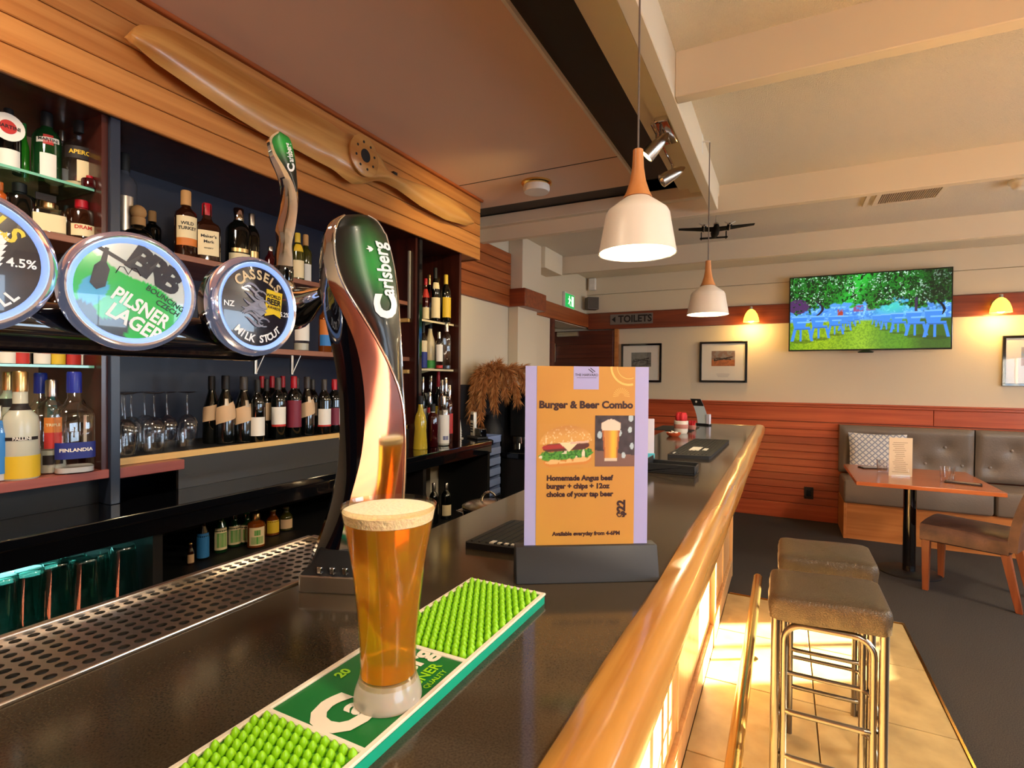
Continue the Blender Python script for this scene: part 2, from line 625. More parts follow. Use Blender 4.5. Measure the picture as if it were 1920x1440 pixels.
def window(n, p0, p1, axis, mull):
    """frame with mullions and its pane; p0, p1 opposite corners of the opening"""
    fr = MB()
    t = 0.03
    if axis == 'x':
        x = 4.03
        fr.box(x, p0[0], p0[1], x + 0.04, p0[0] + t, p1[1]).box(x, p1[0] - t, p0[1], x + 0.04, p1[0], p1[1])
        fr.box(x, p0[0], p0[1], x + 0.04, p1[0], p0[1] + t).box(x, p0[0], p1[1] - t, x + 0.04, p1[0], p1[1])
        for q in mull:
            fr.box(x, q - 0.02, p0[1], x + 0.04, q + 0.02, p1[1])
        pane = MB().box(x + 0.016, p0[0] + t, p0[1] + t, x + 0.022, p1[0] - t, p1[1] - t)
    else:
        y = -3.05
        fr.box(p0[0], y, p0[1], p0[0] + t, y + 0.04, p1[1]).box(p1[0] - t, y, p0[1], p1[0], y + 0.04, p1[1])
        fr.box(p0[0], y, p0[1], p1[0], y + 0.04, p0[1] + t).box(p0[0], y, p1[1] - t, p1[0], y + 0.04, p1[1])
        for q in mull:
            fr.box(q - 0.02, y, p0[1], q + 0.02, y + 0.04, p1[1])
        pane = MB().box(p0[0] + t, y + 0.016, p0[1] + t, p1[0] - t, y + 0.022, p1[1] - t)
    f = struct('window_%d' % n, fr, M_white)
    struct('pane', pane, M_window, f)


window(1, (W1[0], SILL), (W1[1], HEAD), 'x', [2.7])
window(2, (W2[0], SILL), (W2[1], HEAD), 'x', [5.58])
window(3, (W5[0], 0.9), (W5[1], HEAD), 'x', [-1.1, -0.3])

# ceilings: lower smooth one over the bar with a charcoal border, textured one over the room
struct('ceiling', MB().box(-0.44, -3.1, 2.70, 4.1, 6.5, 2.9).box(-3.2, 3.68, 2.70, -0.44, 6.5, 2.9), M_ceiltex)
struct('ceiling_bar', MB().box(-2.6, -3.1, 2.70, -0.835, 3.40, 2.9), M_ceilbar)
struct('trim_7', MB().box(-0.835, -3.1, 2.715, -0.44, 3.68, 2.9).box(-2.6, 3.40, 2.715, -0.62, 3.68, 2.9), M_strip)
struct('trim_8', MB().box(-0.845, -3.1, 2.694, -0.832, 3.36, 2.72), M_white)
struct('trim_9', MB().box(-0.63, -3.1, 2.690, -0.555, 3.66, 2.72), M_beam, bevel=0.006)
struct('trim_10', MB().box(-1.9, 2.93, 2.698, -0.84, 2.936, 2.701), M_strip)
struct('beam_2', MB().box(-0.44, -3.1, 2.53, -0.385, 3.60, 2.72), M_beam, bevel=0.004, bseg=1)
struct('trim_11', MB().box(-0.555, -3.1, 2.66, -0.44, 3.66, 2.72), M_beam)
for i, (yy, x0) in enumerate(((-2.4, -0.385), (-0.9, -0.385), (0.58, -0.385), (2.10, -0.385), (3.66, -2.2), (5.12, -2.2))):
    struct('beam_%d' % (i + 3), MB().box(x0, yy, 2.53, 4.0, yy + 0.06, 2.71), M_beam, bevel=0.003, bseg=1)
struct('trim_12', MB().box(-2.2, 3.72, 2.60, 4.0, 3.74, 2.71).box(-2.2, 3.60, 2.63, -0.385, 3.66, 2.71), M_beam, bevel=0.004, bseg=1)

# timber fascia over the back bar, board by board
fa = struct('wall_fascia', MB().box(-2.42, -3.0, 2.28, -1.925, 3.215, 2.30).box(-1.935, -3.0, 2.28, -1.925, 3.215, 2.69)
            .box(-2.42, 3.20, 2.28, -1.925, 3.215, 2.69), M_mahog)
for i in range(5):
    z0 = 2.275 + i * 0.0815
    struct('plank', MB().box(-1.925, -3.0, z0 + 0.0015, -1.907, 3.225, z0 + 0.080), M_fascia, fa, bevel=0.003, bseg=1)
    struct('plank', MB().box(-2.42, 3.215, z0 + 0.0015, -1.925, 3.232, z0 + 0.080), M_planks, fa, bevel=0.003, bseg=1)
struct('cornice', MB().box(-2.42, -3.0, 2.683, -1.893, 3.245, 2.70), M_planks, fa, bevel=0.003, bseg=1)

# passage door to the toilets
dr = struct('door_1', MB().box(-2.64, 6.30, 0.01, -1.835, 6.345, 2.05), M_door, bevel=0.003)
for i in range(12):
    z0 = 0.02 + i * 0.169
    struct('plank', MB().box(-2.62, 6.293, z0, -1.85, 6.30, z0 + 0.164), M_door, dr, bevel=0.002, bseg=1)
struct('door_frame', MB().box(-2.72, 6.28, 0, -2.645, 6.36, 2.06), M_door, dr)
struct('door_frame', MB().box(-1.832, 6.30, 0, -1.79, 6.36, 2.06), M_bench, dr)
struct('door_closer', MB().box(-2.56, 6.235, 1.98, -2.28, 6.292, 2.04), M_satin, dr, bevel=0.006)
struct('door_handle', MB().box(-2.60, 6.25, 1.66, -2.58, 6.293, 1.9), M_steel, dr, bevel=0.004)

# ================================================================== THE BAR COUNTER
CT = 1.12
bar = thing('bar_counter', 'long bar counter with dark polished top and worn timber front rail', 'bar counter', (-0.3, 2.0, 0))


def loc(o, mb):
    """move a builder's world coordinates into a thing's own space (no rotation)"""
    x, y, z = o.location
    mb.v = [(a - x, b - y, c - z) for a, b, c in mb.v]
    return mb


def part(root, name, mb, m, **k):
    return loc(root, mb).build(name, m, root, **k)


part(bar, 'worktop', MB().box(-0.685, -0.9, CT - 0.04, -0.165, 4.27, CT), M_counter, bevel=0.003)
rp = []
for k in range(13):
    a = PI / 2 - PI * k / 12
    rp.append((-0.15 + 0.032 * max(0, math.cos(a)) ** 0.8, 1.090 + 0.037 * math.sin(a)))
rp = [(-0.182, 1.121), (-0.176, 1.1265)] + rp + [(-0.182, 1.053)]
rows = []
for k in range(60):
    y = -0.9 + 5.20 * k / 59
    rows.append([(x + 0.0012 * math.sin(y * 9 + i), y, z + 0.0008 * math.sin(y * 13 + i * 2)) for i, (x, z) in enumerate(rp)])
part(bar, 'rail', MB().grid(rows, 0, True, True), M_rail, smooth=50)
part(bar, 'rail', MB().box(-0.685, 4.27, 1.06, -0.15, 4.30, 1.122), M_rail, bevel=0.008)
part(bar, 'frame', MB().box(-0.66, -0.85, 0.10, -0.36, 4.2, CT - 0.04), M_blackm)
for y0, y1 in ((-0.85, 1.0), (1.006, 2.05), (2.056, 3.035), (3.12, 3.70), (3.706, 4.2)):
    part(bar, 'front_panel', MB().box(-0.36, y0, 0.135, -0.342, y1, 1.07), M_panel, bevel=0.003, bseg=1)
for yy in (1.003, 2.053, 3.703):
    part(bar, 'batten', MB().box(-0.345, yy - 0.012, 0.135, -0.336, yy + 0.012, 1.07), M_panel, bevel=0.002, bseg=1)
part(bar, 'pilaster', MB().box(-0.355, 3.04, 0.0, -0.318, 3.115, 1.07), M_panel, bevel=0.003, bseg=1)
part(bar, 'kickboard', MB().box(-0.36, -0.85, 0.012, -0.322, 4.2, 0.13), M_panel, bevel=0.004, bseg=1)
part(bar, 'soffit', MB().box(-0.36, -0.85, 1.06, -0.17, 4.25, 1.08), M_panel)
part(bar, 'end_panel', MB().box(-0.66, 4.2, 0.012, -0.32, 4.22, 1.08), M_panel, bevel=0.003, bseg=1)

fr = thing('foot_rail', 'polished brass foot rail running along the bar front', 'foot rail', (-0.13, 2.0, 0.012))
part(fr, 'tube', MB().tube([(-0.13, -0.6, 0.215), (-0.13, 3.66, 0.215)], 0.026, 16).ball((-0.13, 3.66, 0.215), 0.027, 12), M_brass, smooth=60)
for yy in (-0.2, 0.9, 1.98, 3.0):
    part(fr, 'bracket', MB().tube([(-0.13, yy, 0.19), (-0.13, yy, 0.018)], 0.012, 10).lathe([(0.03, 0.012), (0.03, 0.02), (0.012, 0.026)], (-0.13, yy, 0), 14), M_brass)

# drip tray: perforated steel grid in a steel lip
TX0, TX1, TY0, TY1 = -0.862, -0.690, -0.2, 0.785
tray = thing('drip_tray', 'long perforated steel drip tray set along the bartender side', 'drip tray', (-0.775, 0.3, CT - 0.02))
part(tray, 'lip', MB().box(TX1 - 0.004, TY0, CT - 0.03, TX1 + 0.0042, TY1, CT + 0.004).box(TX0 - 0.008, TY0, CT - 0.03, TX0 + 0.003, TY1, CT + 0.004)
     .box(TX0, TY1 - 0.004, CT - 0.03, TX1, TY1 + 0.008, CT + 0.004), M_steel, bevel=0.002)
part(tray, 'basin', MB().box(TX0, TY0, CT - 0.035, TX1, TY1, CT - 0.03), M_blackm)
gm = MB()
nx, ny = 9, 53
sx, sy = (TX1 - TX0) / nx, (TY1 - TY0 - 0.005) / ny
HN = 8
for i in range(nx):
    for j in range(ny):
        ox = 0.0
        cx, cy = TX0 + (i + 0.5) * sx, TY0 + (j + 0.5) * sy
        rh = 0.0066
        sq = [(1, 0), (1, 1), (0, 1), (-1, 1), (-1, 0), (-1, -1), (0, -1), (1, -1)]
        outer = [(cx + a * sx / 2, cy + b * sy / 2, CT - 0.004) for a, b in sq]
        inner = [(cx + rh * math.cos(PI * q / 4), cy + rh * math.sin(PI * q / 4), CT - 0.004) for q in range(8)]
        low = [(x, y, CT - 0.0062) for x, y, _ in inner]
        f = []
        for q in range(8):
            n_ = (q + 1) % 8
            f.append((q, n_, 8 + n_, 8 + q))
            f.append((8 + q, 8 + n_, 16 + n_, 16 + q))
        gm.add(outer + inner + low, f)
part(tray, 'grid', gm, M_steel, smooth=0, recalc=False)

# ------------------------------------------------------------------ bar mat under the glass
MZ = CT
mx0, mx1 = -0.440, -0.309
mat_ = thing('bar_mat', 'green rubber bar runner with raised lime nubs beneath the beer', 'bar mat', (-0.375, 0.43, MZ))
M_teal_r = mat('teal_rubber', '#12a583', 0.45)
M_white_r = mat('cream_rubber', '#e3d9c6', 0.5)
M_green_r = mat('deep_green_rubber', '#0b6a2c', 0.42)
M_lime = mat('lime_rubber', '#8fce12', 0.42)
my0, my1 = 0.125, 0.722


def rr(x0, y0, x1, y1, r, n=5):
    p = []
    for cx, cy, a in ((x1 - r, y0 + r, -90), (x1 - r, y1 - r, 0), (x0 + r, y1 - r, 90), (x0 + r, y0 + r, 180)):
        for k in range(n + 1):
            b = rad(a + 90 * k / n)
            p.append((cx + r * math.cos(b), cy + r * math.sin(b)))
    return p


part(mat_, 'base', MB().prism(rr(mx0, my0, mx1, my1, 0.008), MZ, MZ + 0.010), M_teal_r)
wm = MB()
T0, T1 = MZ + 0.010, MZ + 0.0135
wm.box(mx0 + .0005, my0, T0, mx0 + 0.007, my1, T1).box(mx1 - 0.007, my0, T0, mx1 - .0005, my1, T1)
for a, b in ((my0, my0 + 0.006), (0.341, 0.347), (0.504, 0.510), (my1 - 0.006, my1)):
    wm.box(mx0 + .0006, a, T0, mx1 - .0006, b, T1 - .0001)
part(mat_, 'border', wm, M_white_r, bevel=0.001, bseg=1)
part(mat_, 'centre_panel', MB().box(mx0 + 0.006, 0.346, T0, mx1 - 0.006, 0.505, T0 + 0.0012), M_green_r)
for ya, yb in ((my0 + 0.005, 0.342), (0.509, my1 - 0.005)):
    part(mat_, 'floor_panel', MB().box(mx0 + 0.006, ya, T0, mx1 - 0.006, yb, T0 + 0.0005), mat('mid_green_rubber', '#4d9410', 0.5))
    nb = MB()
    nxn = 11
    px_ = (mx1 - mx0 - 0.014) / nxn
    nyn = int((yb - ya) / 0.0095)
    py_ = (yb - ya - 0.003) / nyn
    for j in range(nyn):
        for i in range(nxn):
            x = mx0 + 0.007 + (i + 0.5 + (0.22 if j % 2 else -0.22)) * px_
            y = ya + 0.0015 + (j + 0.5) * py_
            nb.lathe([(0.0041, 0), (0.0042, 0.0028), (0.0032, 0.0056), (0.0016, 0.0078), (0.0004, 0.0088)], (x, y, T0), 7)
    o = part(mat_, 'nub', nb, M_lime, smooth=60)
    o['kind'] = 'stuff'
# raised lettering on the centre panel, read along the mat from the customer's side
lt = MB()
tz = T0 + 0.0013


def matfn(cx, cy):
    return lambda x, y: (cx - y, cy + x, tz + 0.0006)


lt.text('C', 0.075, matfn(-0.366, 0.372), 0.05)
lt.text('arlsberg', 0.040, matfn(-0.366, 0.442), 0.035)
part(mat_, 'lettering', lt, M_white_r, smooth=0, recalc=False)
lt = MB()
lt.text('PILSNER', 0.018, matfn(-0.338, 0.455), 0.02)
lt.text('QUALITY', 0.009, matfn(-0.324, 0.462), 0.02)
lt.text('20', 0.016, matfn(-0.418, 0.425), 0.04)
part(mat_, 'lettering', lt, M_lime, smooth=0, recalc=False)

# ------------------------------------------------------------------ the pint
gx, gy, gz = -0.3475, 0.4145, T0 + 0.0014
pint = thing('beer_glass', 'tall flared pint glass of golden lager with white foam', 'beer glass', (gx, gy, gz))
gp = [(0.0330, 0.000), (0.0335, 0.003), (0.0322, 0.011), (0.0290, 0.020), (0.0272, 0.030), (0.0275, 0.045), (0.0290, 0.068), (0.0308, 0.090), (0.0338, 0.118), (0.0378, 0.145), (0.0420, 0.168), (0.0468, 0.193)]
M_pint = thin_glass('frosted_pint_glass', '#fdf6e8', 0.10, 0.08, 0.45)
M_pintb = mat('frosted_glass_foot', '#e9dfd0', 0.18, trans=0.55, ior=1.3, coat=0.4, sss=0.2)
prof = gp + [(0.0455, 0.1935)] + [(r - 0.0014, z) for r, z in reversed(gp[3:])] + [(0.002, 0.022)]
MBg = MB().lathe(prof[3:], (0, 0, 0), 48, cap=False)
MBg.build('glass_wall', M_pint, pint, smooth=60)
MB().lathe([(0.0330, 0.0), (0.0336, 0.003), (0.0324, 0.011), (0.0296, 0.0185), (0.0276, 0.024), (0.010, 0.0265), (0.0005, 0.0262)], (0, 0, 0), 40).build('foot', M_pintb, pint, smooth=60)
bm_ = bpy.data.materials.new('lager')
bm_.use_nodes = True
_b = bm_.node_tree.nodes['Principled BSDF']
_nt = bm_.node_tree
_b.inputs['Roughness'].default_value = 0.12
_b.inputs['Transmission Weight'].default_value = 0.72
_b.inputs['IOR'].default_value = 1.33
_b.inputs['Base Color'].default_value = h('#f7b53a')
_b.inputs['Subsurface Weight'].default_value = 0.35
_b.inputs['Subsurface Radius'].default_value = (0.03, 0.014, 0.002)
bp_ = [(r - 0.0009, z) for r, z in gp[3:]]
ri = lambda z: np.interp(z, [q[1] for q in bp_], [q[0] for q in bp_])
bl = [(0.0005, 0.0265)] + [(float(ri(z)), float(z)) for z in np.linspace(0.0268, 0.178, 16)] + [(0.0005, 0.1782)]
MB().lathe(bl, (0, 0, 0), 48).build('beer', bm_, pint, smooth=60)
M_foam = mat('beer_foam', '#f4e6c6', 0.85, sss=0.3, bump=(260, 0.35))
fm = [(0.0005, 0.1783)] + [(float(ri(z)), float(z)) for z in np.linspace(0.1784, 0.188, 5)] + [(0.034, 0.1905), (0.015, 0.1915), (0.0005, 0.192)]
MB().lathe(fm, (0, 0, 0), 48).build('foam', M_foam, pint, smooth=70)
random.seed(3)
bb = MB()
for k in range(26):
    a = math.atan2(-gy, -gx) + random.uniform(-1.2, 1.2)
    z = random.choice([random.uniform(0.10, 0.165), random.uniform(0.05, 0.165)])
    r = float(ri(z)) + 0.0016
    bb.ball((r * math.cos(a), r * math.sin(a), z), random.uniform(0.0004, 0.0009), 6)
o = bb.build('water_drop', M_clear, pint)
o['kind'] = 'stuff'

# ------------------------------------------------------------------ beer font with three round badges
FX, FZ = -0.785, 1.506
font = thing('beer_font', 'gloss black tap beam carrying round chrome-rimmed beer badges', 'beer font', (FX, 0.2, CT))
M_beam_b = mat('tap_beam_black', '#0b0c14', 0.08, coat=1.0)
part(font, 'beam', MB().tube([(FX, -0.55, FZ), (FX, 0.585, FZ)], 0.031, 20).ball((FX, 0.585, FZ), 0.031, 20), M_beam_b, smooth=60)
part(font, 'column', MB().lathe([(0.06, 0), (0.06, 0.02), (0.034, 0.03), (0.034, FZ - CT - 0.02)], (FX, -0.3, CT + 0.004), 24), M_beam_b)

LX = -0.715
def badge(cy, cz, R, turn, label, fn, texts):
    root = MB()
    yw = rad(turn)                                       # turned a little towards the near end of the bar
    NX, RX = (math.cos(yw), math.sin(yw)), (-math.sin(yw), math.cos(yw))
    AX = Matrix(((RX[0], 0, NX[0]), (RX[1], 0, NX[1]), (0, 1, 0)))      # local z of the lathe -> outward normal
    pos = (LX, cy, cz)

    def loc3(x, y, z):
        return (pos[0] + RX[0] * x + NX[0] * z - font.location[0], pos[1] + RX[1] * x + NX[1] * z - font.location[1], pos[2] + y - font.location[2])
    bz = loc(font, MB().lathe([(R * .80, .004), (R * .84, .010), (R * .92, .013), (R * .985, .006), (R, -.004), (R * .97, -.012), (R * .80, -.012)], pos, 56, axis=AX))
    b = bz.build('tap_badge', mat('badge_rim', (0.93, 0.93, 0.97, 1), 0.10, 1.0, emit=0.10, ecol='#cfd6ff'), font, smooth=60)  # slight emission brightens the chrome rim in place of bright window reflections
    loc(font, MB().lathe([(R * .795, .0065), (R * .815, .0095), (R * .865, .0122), (R * .875, .0115), (R * .84, .007)], pos, 56, axis=AX, cap=False)).build('added_glow_ring', mat('added_blue_glow', '#8fb0e8', 0.2, emit=0.55, ecol='#8fb4ff', coat=0.6), b, smooth=60)  # ring added to give the rim a blue-white glow
    b['label'] = label
    hs = loc(font, MB().lathe([(R * .95, -.012), (R * .93, -.03), (R * .62, -.055), (R * .3, -.062)], pos, 40, axis=AX))
    hs.build('housing', M_gloss, b, smooth=60)
    # printed disc
    NR, NA = 26, 96
    V, COL = [], []
    for i in range(NR + 1):
        for j in range(NA):
            r = i / NR
            a = 2 * PI * j / NA
            V.append((r * math.cos(a), r * math.sin(a)))
    V = np.array(V)
    col = fn(V[:, 0], V[:, 1])
    fx = font.location
    rr_ = R * 0.83
    P = [loc3(x * rr_, y * rr_, 0.006 + 0.004 * (1 - x * x - y * y)) for x, y in V]
    F = []
    for i in range(NR):
        for j in range(NA):
            k = (j + 1) % NA
            F.append((i * NA + j, (i + 1) * NA + j, (i + 1) * NA + k, i * NA + k))
    me = bpy.data.meshes.new('disc')
    me.from_pydata(P, [], F)
    me.attributes.new('Col', 'FLOAT_COLOR', 'POINT')
    c4 = np.ones((len(P), 4), dtype=np.float32)
    c4[:, :3] = col
    me.attributes['Col'].data.foreach_set('color', c4.reshape(-1))
    me.materials.append(print_mat('badge_print', 0.25, 0.8))
    me.polygons.foreach_set('use_smooth', [True] * len(me.polygons))
    o = bpy.data.objects.new('disc', me)
    o.parent = b
    C.objects.link(o)

    def on(cx, cy_, rot):
        c, s_ = math.cos(rot), math.sin(rot)

        def g(x, y):
            X, Y = cx + (x * c - y * s_) / rr_, cy_ + (x * s_ + y * c) / rr_
            return loc3(X * rr_, Y * rr_, 0.0068 + 0.004 * (1 - X * X - Y * Y))
        return g
    for t in texts(on, rr_):
        t[0].build(t[1], t[2], b, smooth=0, recalc=False)
    return b


M_dk = mat('badge_dark_ink', '#1e1a26', 0.4)
M_lw = mat('badge_white_ink', '#e6e6e6', 0.4)
M_tn = mat('badge_tan_ink', '#cdb58c', 0.4)
M_ye = mat('badge_yellow_ink', '#e2c22e', 0.4)


def f_brb(x, y):
    c, s_ = math.cos(rad(-28)), math.sin(rad(-28))
    u, v = x * c + y * s_, -x * s_ + y * c        # rotated by -28 degrees
    img = np.ones(x.shape + (3,)) * L3('#b9c2bd')
    img = paint(img, (v < 0.26 + 0.05 * np.sin(u * 5)) * 1.0, '#0fb04a')
    img = paint(img, (v < -0.66 - 0.25 * (u > 0.3) + 0.1 * np.sin(u * 9)) * (u < 0.55), '#20303a')
    img = paint(img, ((u + .55) ** 2 * 2 + (v + .35) ** 2 < .09) * 1.0, '#2f9fd0')
    return img


def t_brb(on, R):
    a = rad(-30)
    q = MB()
    q.text('B', 0.043, on(0.12, 0.63, a), 0.05).text('R', 0.043, on(0.40, 0.46, a), 0.05).text('B', 0.043, on(0.66, 0.29, a), 0.05)
    k = MB().text('BOUNCING', 0.0092, on(0.58, -0.10, a), 0.01).text('CZECH', 0.0092, on(0.62, -0.29, a), 0.01)
    # two-armed opener with a bottle outline
    k.add([on(-.40, .70, a)(x, y) for x, y in ((-.012, -.0022), (.024, -.0022), (.024, .0022), (-.012, .0022))], [(0, 1, 2, 3)])
    k.add([on(-.52, .38, rad(-12))(x, y) for x, y in ((-.002, .026), (.002, .026), (.003, .008), (.0075, .001), (.0075, -.02), (.0, -.026), (-.0075, -.02), (-.0075, .001), (-.003, .008))], [tuple(range(9))])
    pts = [on(-.3 + .07 * i, .32 + .16 * abs(math.sin(i * PI / 3)), a)(0, 0) for i in range(7)]
    k.tube(pts, 0.0005, 4)
    wv = MB().text('PILSNER', 0.0225, on(0.14, -0.34, a), 0.03, squeeze=0.82).text('LAGER', 0.0235, on(0.04, -0.66, a), 0.03, squeeze=0.9)
    return [(q, 'lettering', M_dk), (k, 'emblem', M_dk), (wv, 'lettering', M_lw)]


def arc(mb, s, size, on, r, a_mid, step, m_bold=0.03, flip=False):
    n = len(s)
    for i, ch in enumerate(s):
        if ch == ' ':
            continue
        if not flip:
            a = a_mid + step * ((n - 1) / 2 - i)
            mb.text(ch, size, on(r * math.cos(a), r * math.sin(a), a - PI / 2), m_bold)
        else:
            a = a_mid - step * ((n - 1) / 2 - i)
            mb.text(ch, size, on(r * math.cos(a), r * math.sin(a), a + PI / 2), m_bold)
    return mb


def f_stout(x, y):
    n = vnoise(x * 9 + 20, y * 9 + 20, 3)
    return np.ones(x.shape + (3,)) * L3('#241f26') * (0.7 + 0.6 * n)[..., None]


def crest(on, m, sc=1.0, cx=0.0, cy=0.0):
    q = MB()
    random.seed(5)
    for k in range(9):                              # wind-blown mane and scrolls
        y0 = 0.42 - k * 0.1
        pts = []
        for i in range(9):
            t = i / 8
            pts.append(on(cx + sc * (-0.42 + 0.5 * t + 0.05 * math.sin(k)), cy + sc * (y0 + 0.10 * math.sin(t * 4 + k)), 0)(0, 0))
        q.tube(pts, 0.0013, 5, rr=[0.0005 + 0.0020 * math.sin(PI * i / 8) for i in range(9)])
    for k in range(4):
        c0 = (0.05 + 0.1 * (k % 2), 0.28 - 0.22 * k)
        pts = [on(cx + sc * (c0[0] + 0.16 * math.cos(a)), cy + sc * (c0[1] + 0.10 * math.sin(a)), 0)(0, 0) for a in np.linspace(0.3, 5.2, 12)]
        q.tube(pts, 0.0013, 5)
    q.add([on(cx + sc * x, cy + sc * y, 0)(0, 0) for x, y in ((-.18, .05), (-.05, .16), (.14, .14), (.22, .0), (.16, -.16), (.02, -.26), (-.10, -.20), (-.22, -.10))], [tuple(range(8))])
    return (q, 'emblem', m)


def t_stout(on, R):
    q = arc(MB(), 'CASSELS', 0.020, on, 0.76, PI / 2 - 0.05, 0.26, 0.03)
    wv = arc(MB(), 'MILK STOUT', 0.0155, on, 0.80, -PI / 2 + 0.05, 0.17, 0.03, True)
    wv.text('NZ', 0.011, on(-0.78, -0.02, 0), 0.02).text('5.2%', 0.010, on(0.80, -0.12, 0), 0.02)
    y_ = MB()
    y_.add([on(0.44, 0.12, rad(-6))(x, y) for x, y in ((-.015, -.022), (.002, -.016), (.016, -.020), (.016, .02), (-.015, .02))], [(0, 1, 2, 3, 4)])
    k = MB()
    lift = lambda f: (lambda x, y: (f(x, y)[0] + 0.0006, f(x, y)[1], f(x, y)[2]))
    k.text('WORLD', 0.0075, lift(on(0.44, 0.30, rad(-6))), 0.02).text('BEER', 0.0125, lift(on(0.44, 0.15, rad(-6))), 0.03).text('AWARDS', 0.006, lift(on(0.44, 0.01, rad(-6))), 0.02)
    return [(q, 'lettering', M_tn), (wv, 'lettering', M_lw), crest(on, mat('badge_silver_ink', '#8f90a0', 0.4)), (y_, 'award_mark', M_ye), (k, 'lettering', M_dk)]


def t_ale(on, R):
    q = arc(MB(), 'CASSELS', 0.024, on, 0.76, PI / 2 - 0.05, 0.28, 0.03)
    wv = arc(MB(), 'HILL', 0.0155, on, 0.80, -PI / 2 + 0.55, 0.17, 0.03, True)
    wv.text('4.5%', 0.0125, on(0.70, 0.02, 0), 0.02)
    e = MB()
    for k in range(6):                              # an ear of grain
        for s_ in (-1, 1):
            pp = on(0.30 + 0.02 * k, -0.10 + 0.105 * k, rad(-15 + 40 * s_))
            e.add([pp(x, y) for x, y in ((0, -.003), (.004, .004), (.001, .011), (-.003, .004))], [(0, 1, 2, 3)])
    return [(q, 'lettering', M_ye), (wv, 'lettering', M_lw), (e, 'emblem', M_lw)]


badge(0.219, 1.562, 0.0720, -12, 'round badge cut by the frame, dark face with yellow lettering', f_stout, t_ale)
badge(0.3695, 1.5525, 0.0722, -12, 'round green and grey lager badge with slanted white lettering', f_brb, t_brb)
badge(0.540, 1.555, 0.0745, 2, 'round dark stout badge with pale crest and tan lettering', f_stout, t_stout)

# ------------------------------------------------------------------ black and chrome beer tower
TP = Vector((-0.64, 0.62, 0))
TN = Vector((-0.718, 0.696, 0)).normalized()


def on_plane(px, py, P0, n, off):
    d = ROT @ Vector(((px - 960) / FPX, -(py - 720) / FPX, -1.0))
    o = Vector((0, 0, CAMZ))
    t = ((P0 - o).dot(n) + off) / d.dot(n)
    return o + d * t


tower = thing('beer_tower', 'tall twisted black and chrome beer tower behind the pint', 'beer tower', (-0.63, 0.64, CT))
TAB = [  # y, L, M, C, R in the photo's outline
    (404, 640, 642, 646, 690), (412, 622, 627, 636, 706), (430, 609, 612, 628, 718), (470, 599, 604, 624, 734), (530, 598, 612, 640, 744), (562, 602, 630, 660, 747),
    (612, 613, 655, 692, 750), (645, 621, 668, 711, 752), (687, 629, 677, 732, 754), (737, 636, 684, 752, 756.5), (790, 637.5, 685, 759, 760.5), (850, 636, 679, 759.5, 761),
    (890, 632, 670, 758, 760), (930, 625, 658, 756, 758), (970, 614, 648, 754, 756), (1010, 601, 640, 750, 752), (1050, 585, 632, 746, 748), (1082, 574, 626, 742, 745)]
ys_ = np.array([t[0] for t in TAB], float)
NS = 46
yy_ = np.concatenate([np.linspace(404, 440, 10)[:-1], np.linspace(440, 1082, NS - 9)])


def cr(i):
    return np.interp(yy_, ys_, [t[i] for t in TAB])


def smooth_(a, k=2):
    for _ in range(k):
        a[1:-1] = (a[:-2] + 2 * a[1:-1] + a[2:]) / 4
    return a


Lc, Mc, Cc, Rc = smooth_(cr(1)), smooth_(cr(2)), smooth_(cr(3)), smooth_(cr(4))
side, mirror, badgef, backf = [], [], [], []
fx = tower.location
for y, l, m_, c, r in zip(yy_, Lc, Mc, Cc, Rc):
    top = min(1.0, (y - 398) / 30.0) ** 0.5
    wd = 0.00085 * (r - l) * top
    pl = on_plane(l, y, TP, TN, 0.012)
    pm = on_plane(m_, y, TP, TN, -0.022 * top)
    pc = on_plane(c, y, TP, TN, -0.030 * top)
    pr = on_plane(r, y, TP, TN, 0.006)
    rt = TN.cross(Vector((0, 0, 1)))
    lm = (pl + pm) / 2 - TN * 0.006 * top
    mc = (pm + pc) / 2 - TN * 0.0015
    cb = [pc.lerp(pr, t) - TN * 0.020 * math.sin(PI * t) * top * min(1, (r - c) / 60) for t in np.linspace(0, 1, 9)]
    bk = [pr + TN * wd * 0.35, (pl + pr) / 2 + TN * wd * 0.62, pl + TN * wd * 0.35]
    f_ = lambda p: tuple(p - fx)
    side.append([f_(pl), f_(lm), f_(pm)])
    mirror.append([f_(pm), f_(mc), f_(pc)])
    badgef.append([f_(p) for p in cb])
    backf.append([f_(p) for p in [pr] + bk + [pl]])
body = MB().grid(side).grid(backf)
for rows_ in (side, mirror, badgef, backf):
    pass
cap = [side[0][0], side[0][1], side[0][2], mirror[0][1], mirror[0][2]] + badgef[0][1:] + backf[0][1:-1]
body.add(cap, [tuple(range(len(cap)))])
o = body.build('body', M_gloss, tower, smooth=50)
o = MB().grid(mirror).build('mirror_face', M_chrome, tower, smooth=60)
o['label'] = 'chrome mirror face of the tower'
# badge face with a green glow in its print
nb_ = len(badgef[0])
me = bpy.data.meshes.new('badge_face')
P = [p for r_ in badgef for p in r_]
F = [(i * nb_ + j, i * nb_ + j + 1, (i + 1) * nb_ + j + 1, (i + 1) * nb_ + j) for i in range(len(badgef) - 1) for j in range(nb_ - 1)]
me.from_pydata(P, [], F)
me.attributes.new('Col', 'FLOAT_COLOR', 'POINT')
c4 = np.ones((len(P), 4), dtype=np.float32)
for i, y in enumerate(yy_):
    for j in range(nb_):
        t = j / (nb_ - 1)
        g = math.exp(-((y - 500) / 52) ** 2) * math.exp(-((t - 0.60) / 0.24) ** 2)
        c4[i * nb_ + j, :3] = L3('#111113') * (1 - g) + L3('#078a2c') * g
me.attributes['Col'].data.foreach_set('color', c4.reshape(-1))
me.materials.append(print_mat('tower_badge_print', 0.35, 0.15))
me.polygons.foreach_set('use_smooth', [True] * len(me.polygons))
bf = bpy.data.objects.new('badge_face', me)
bf.parent = tower
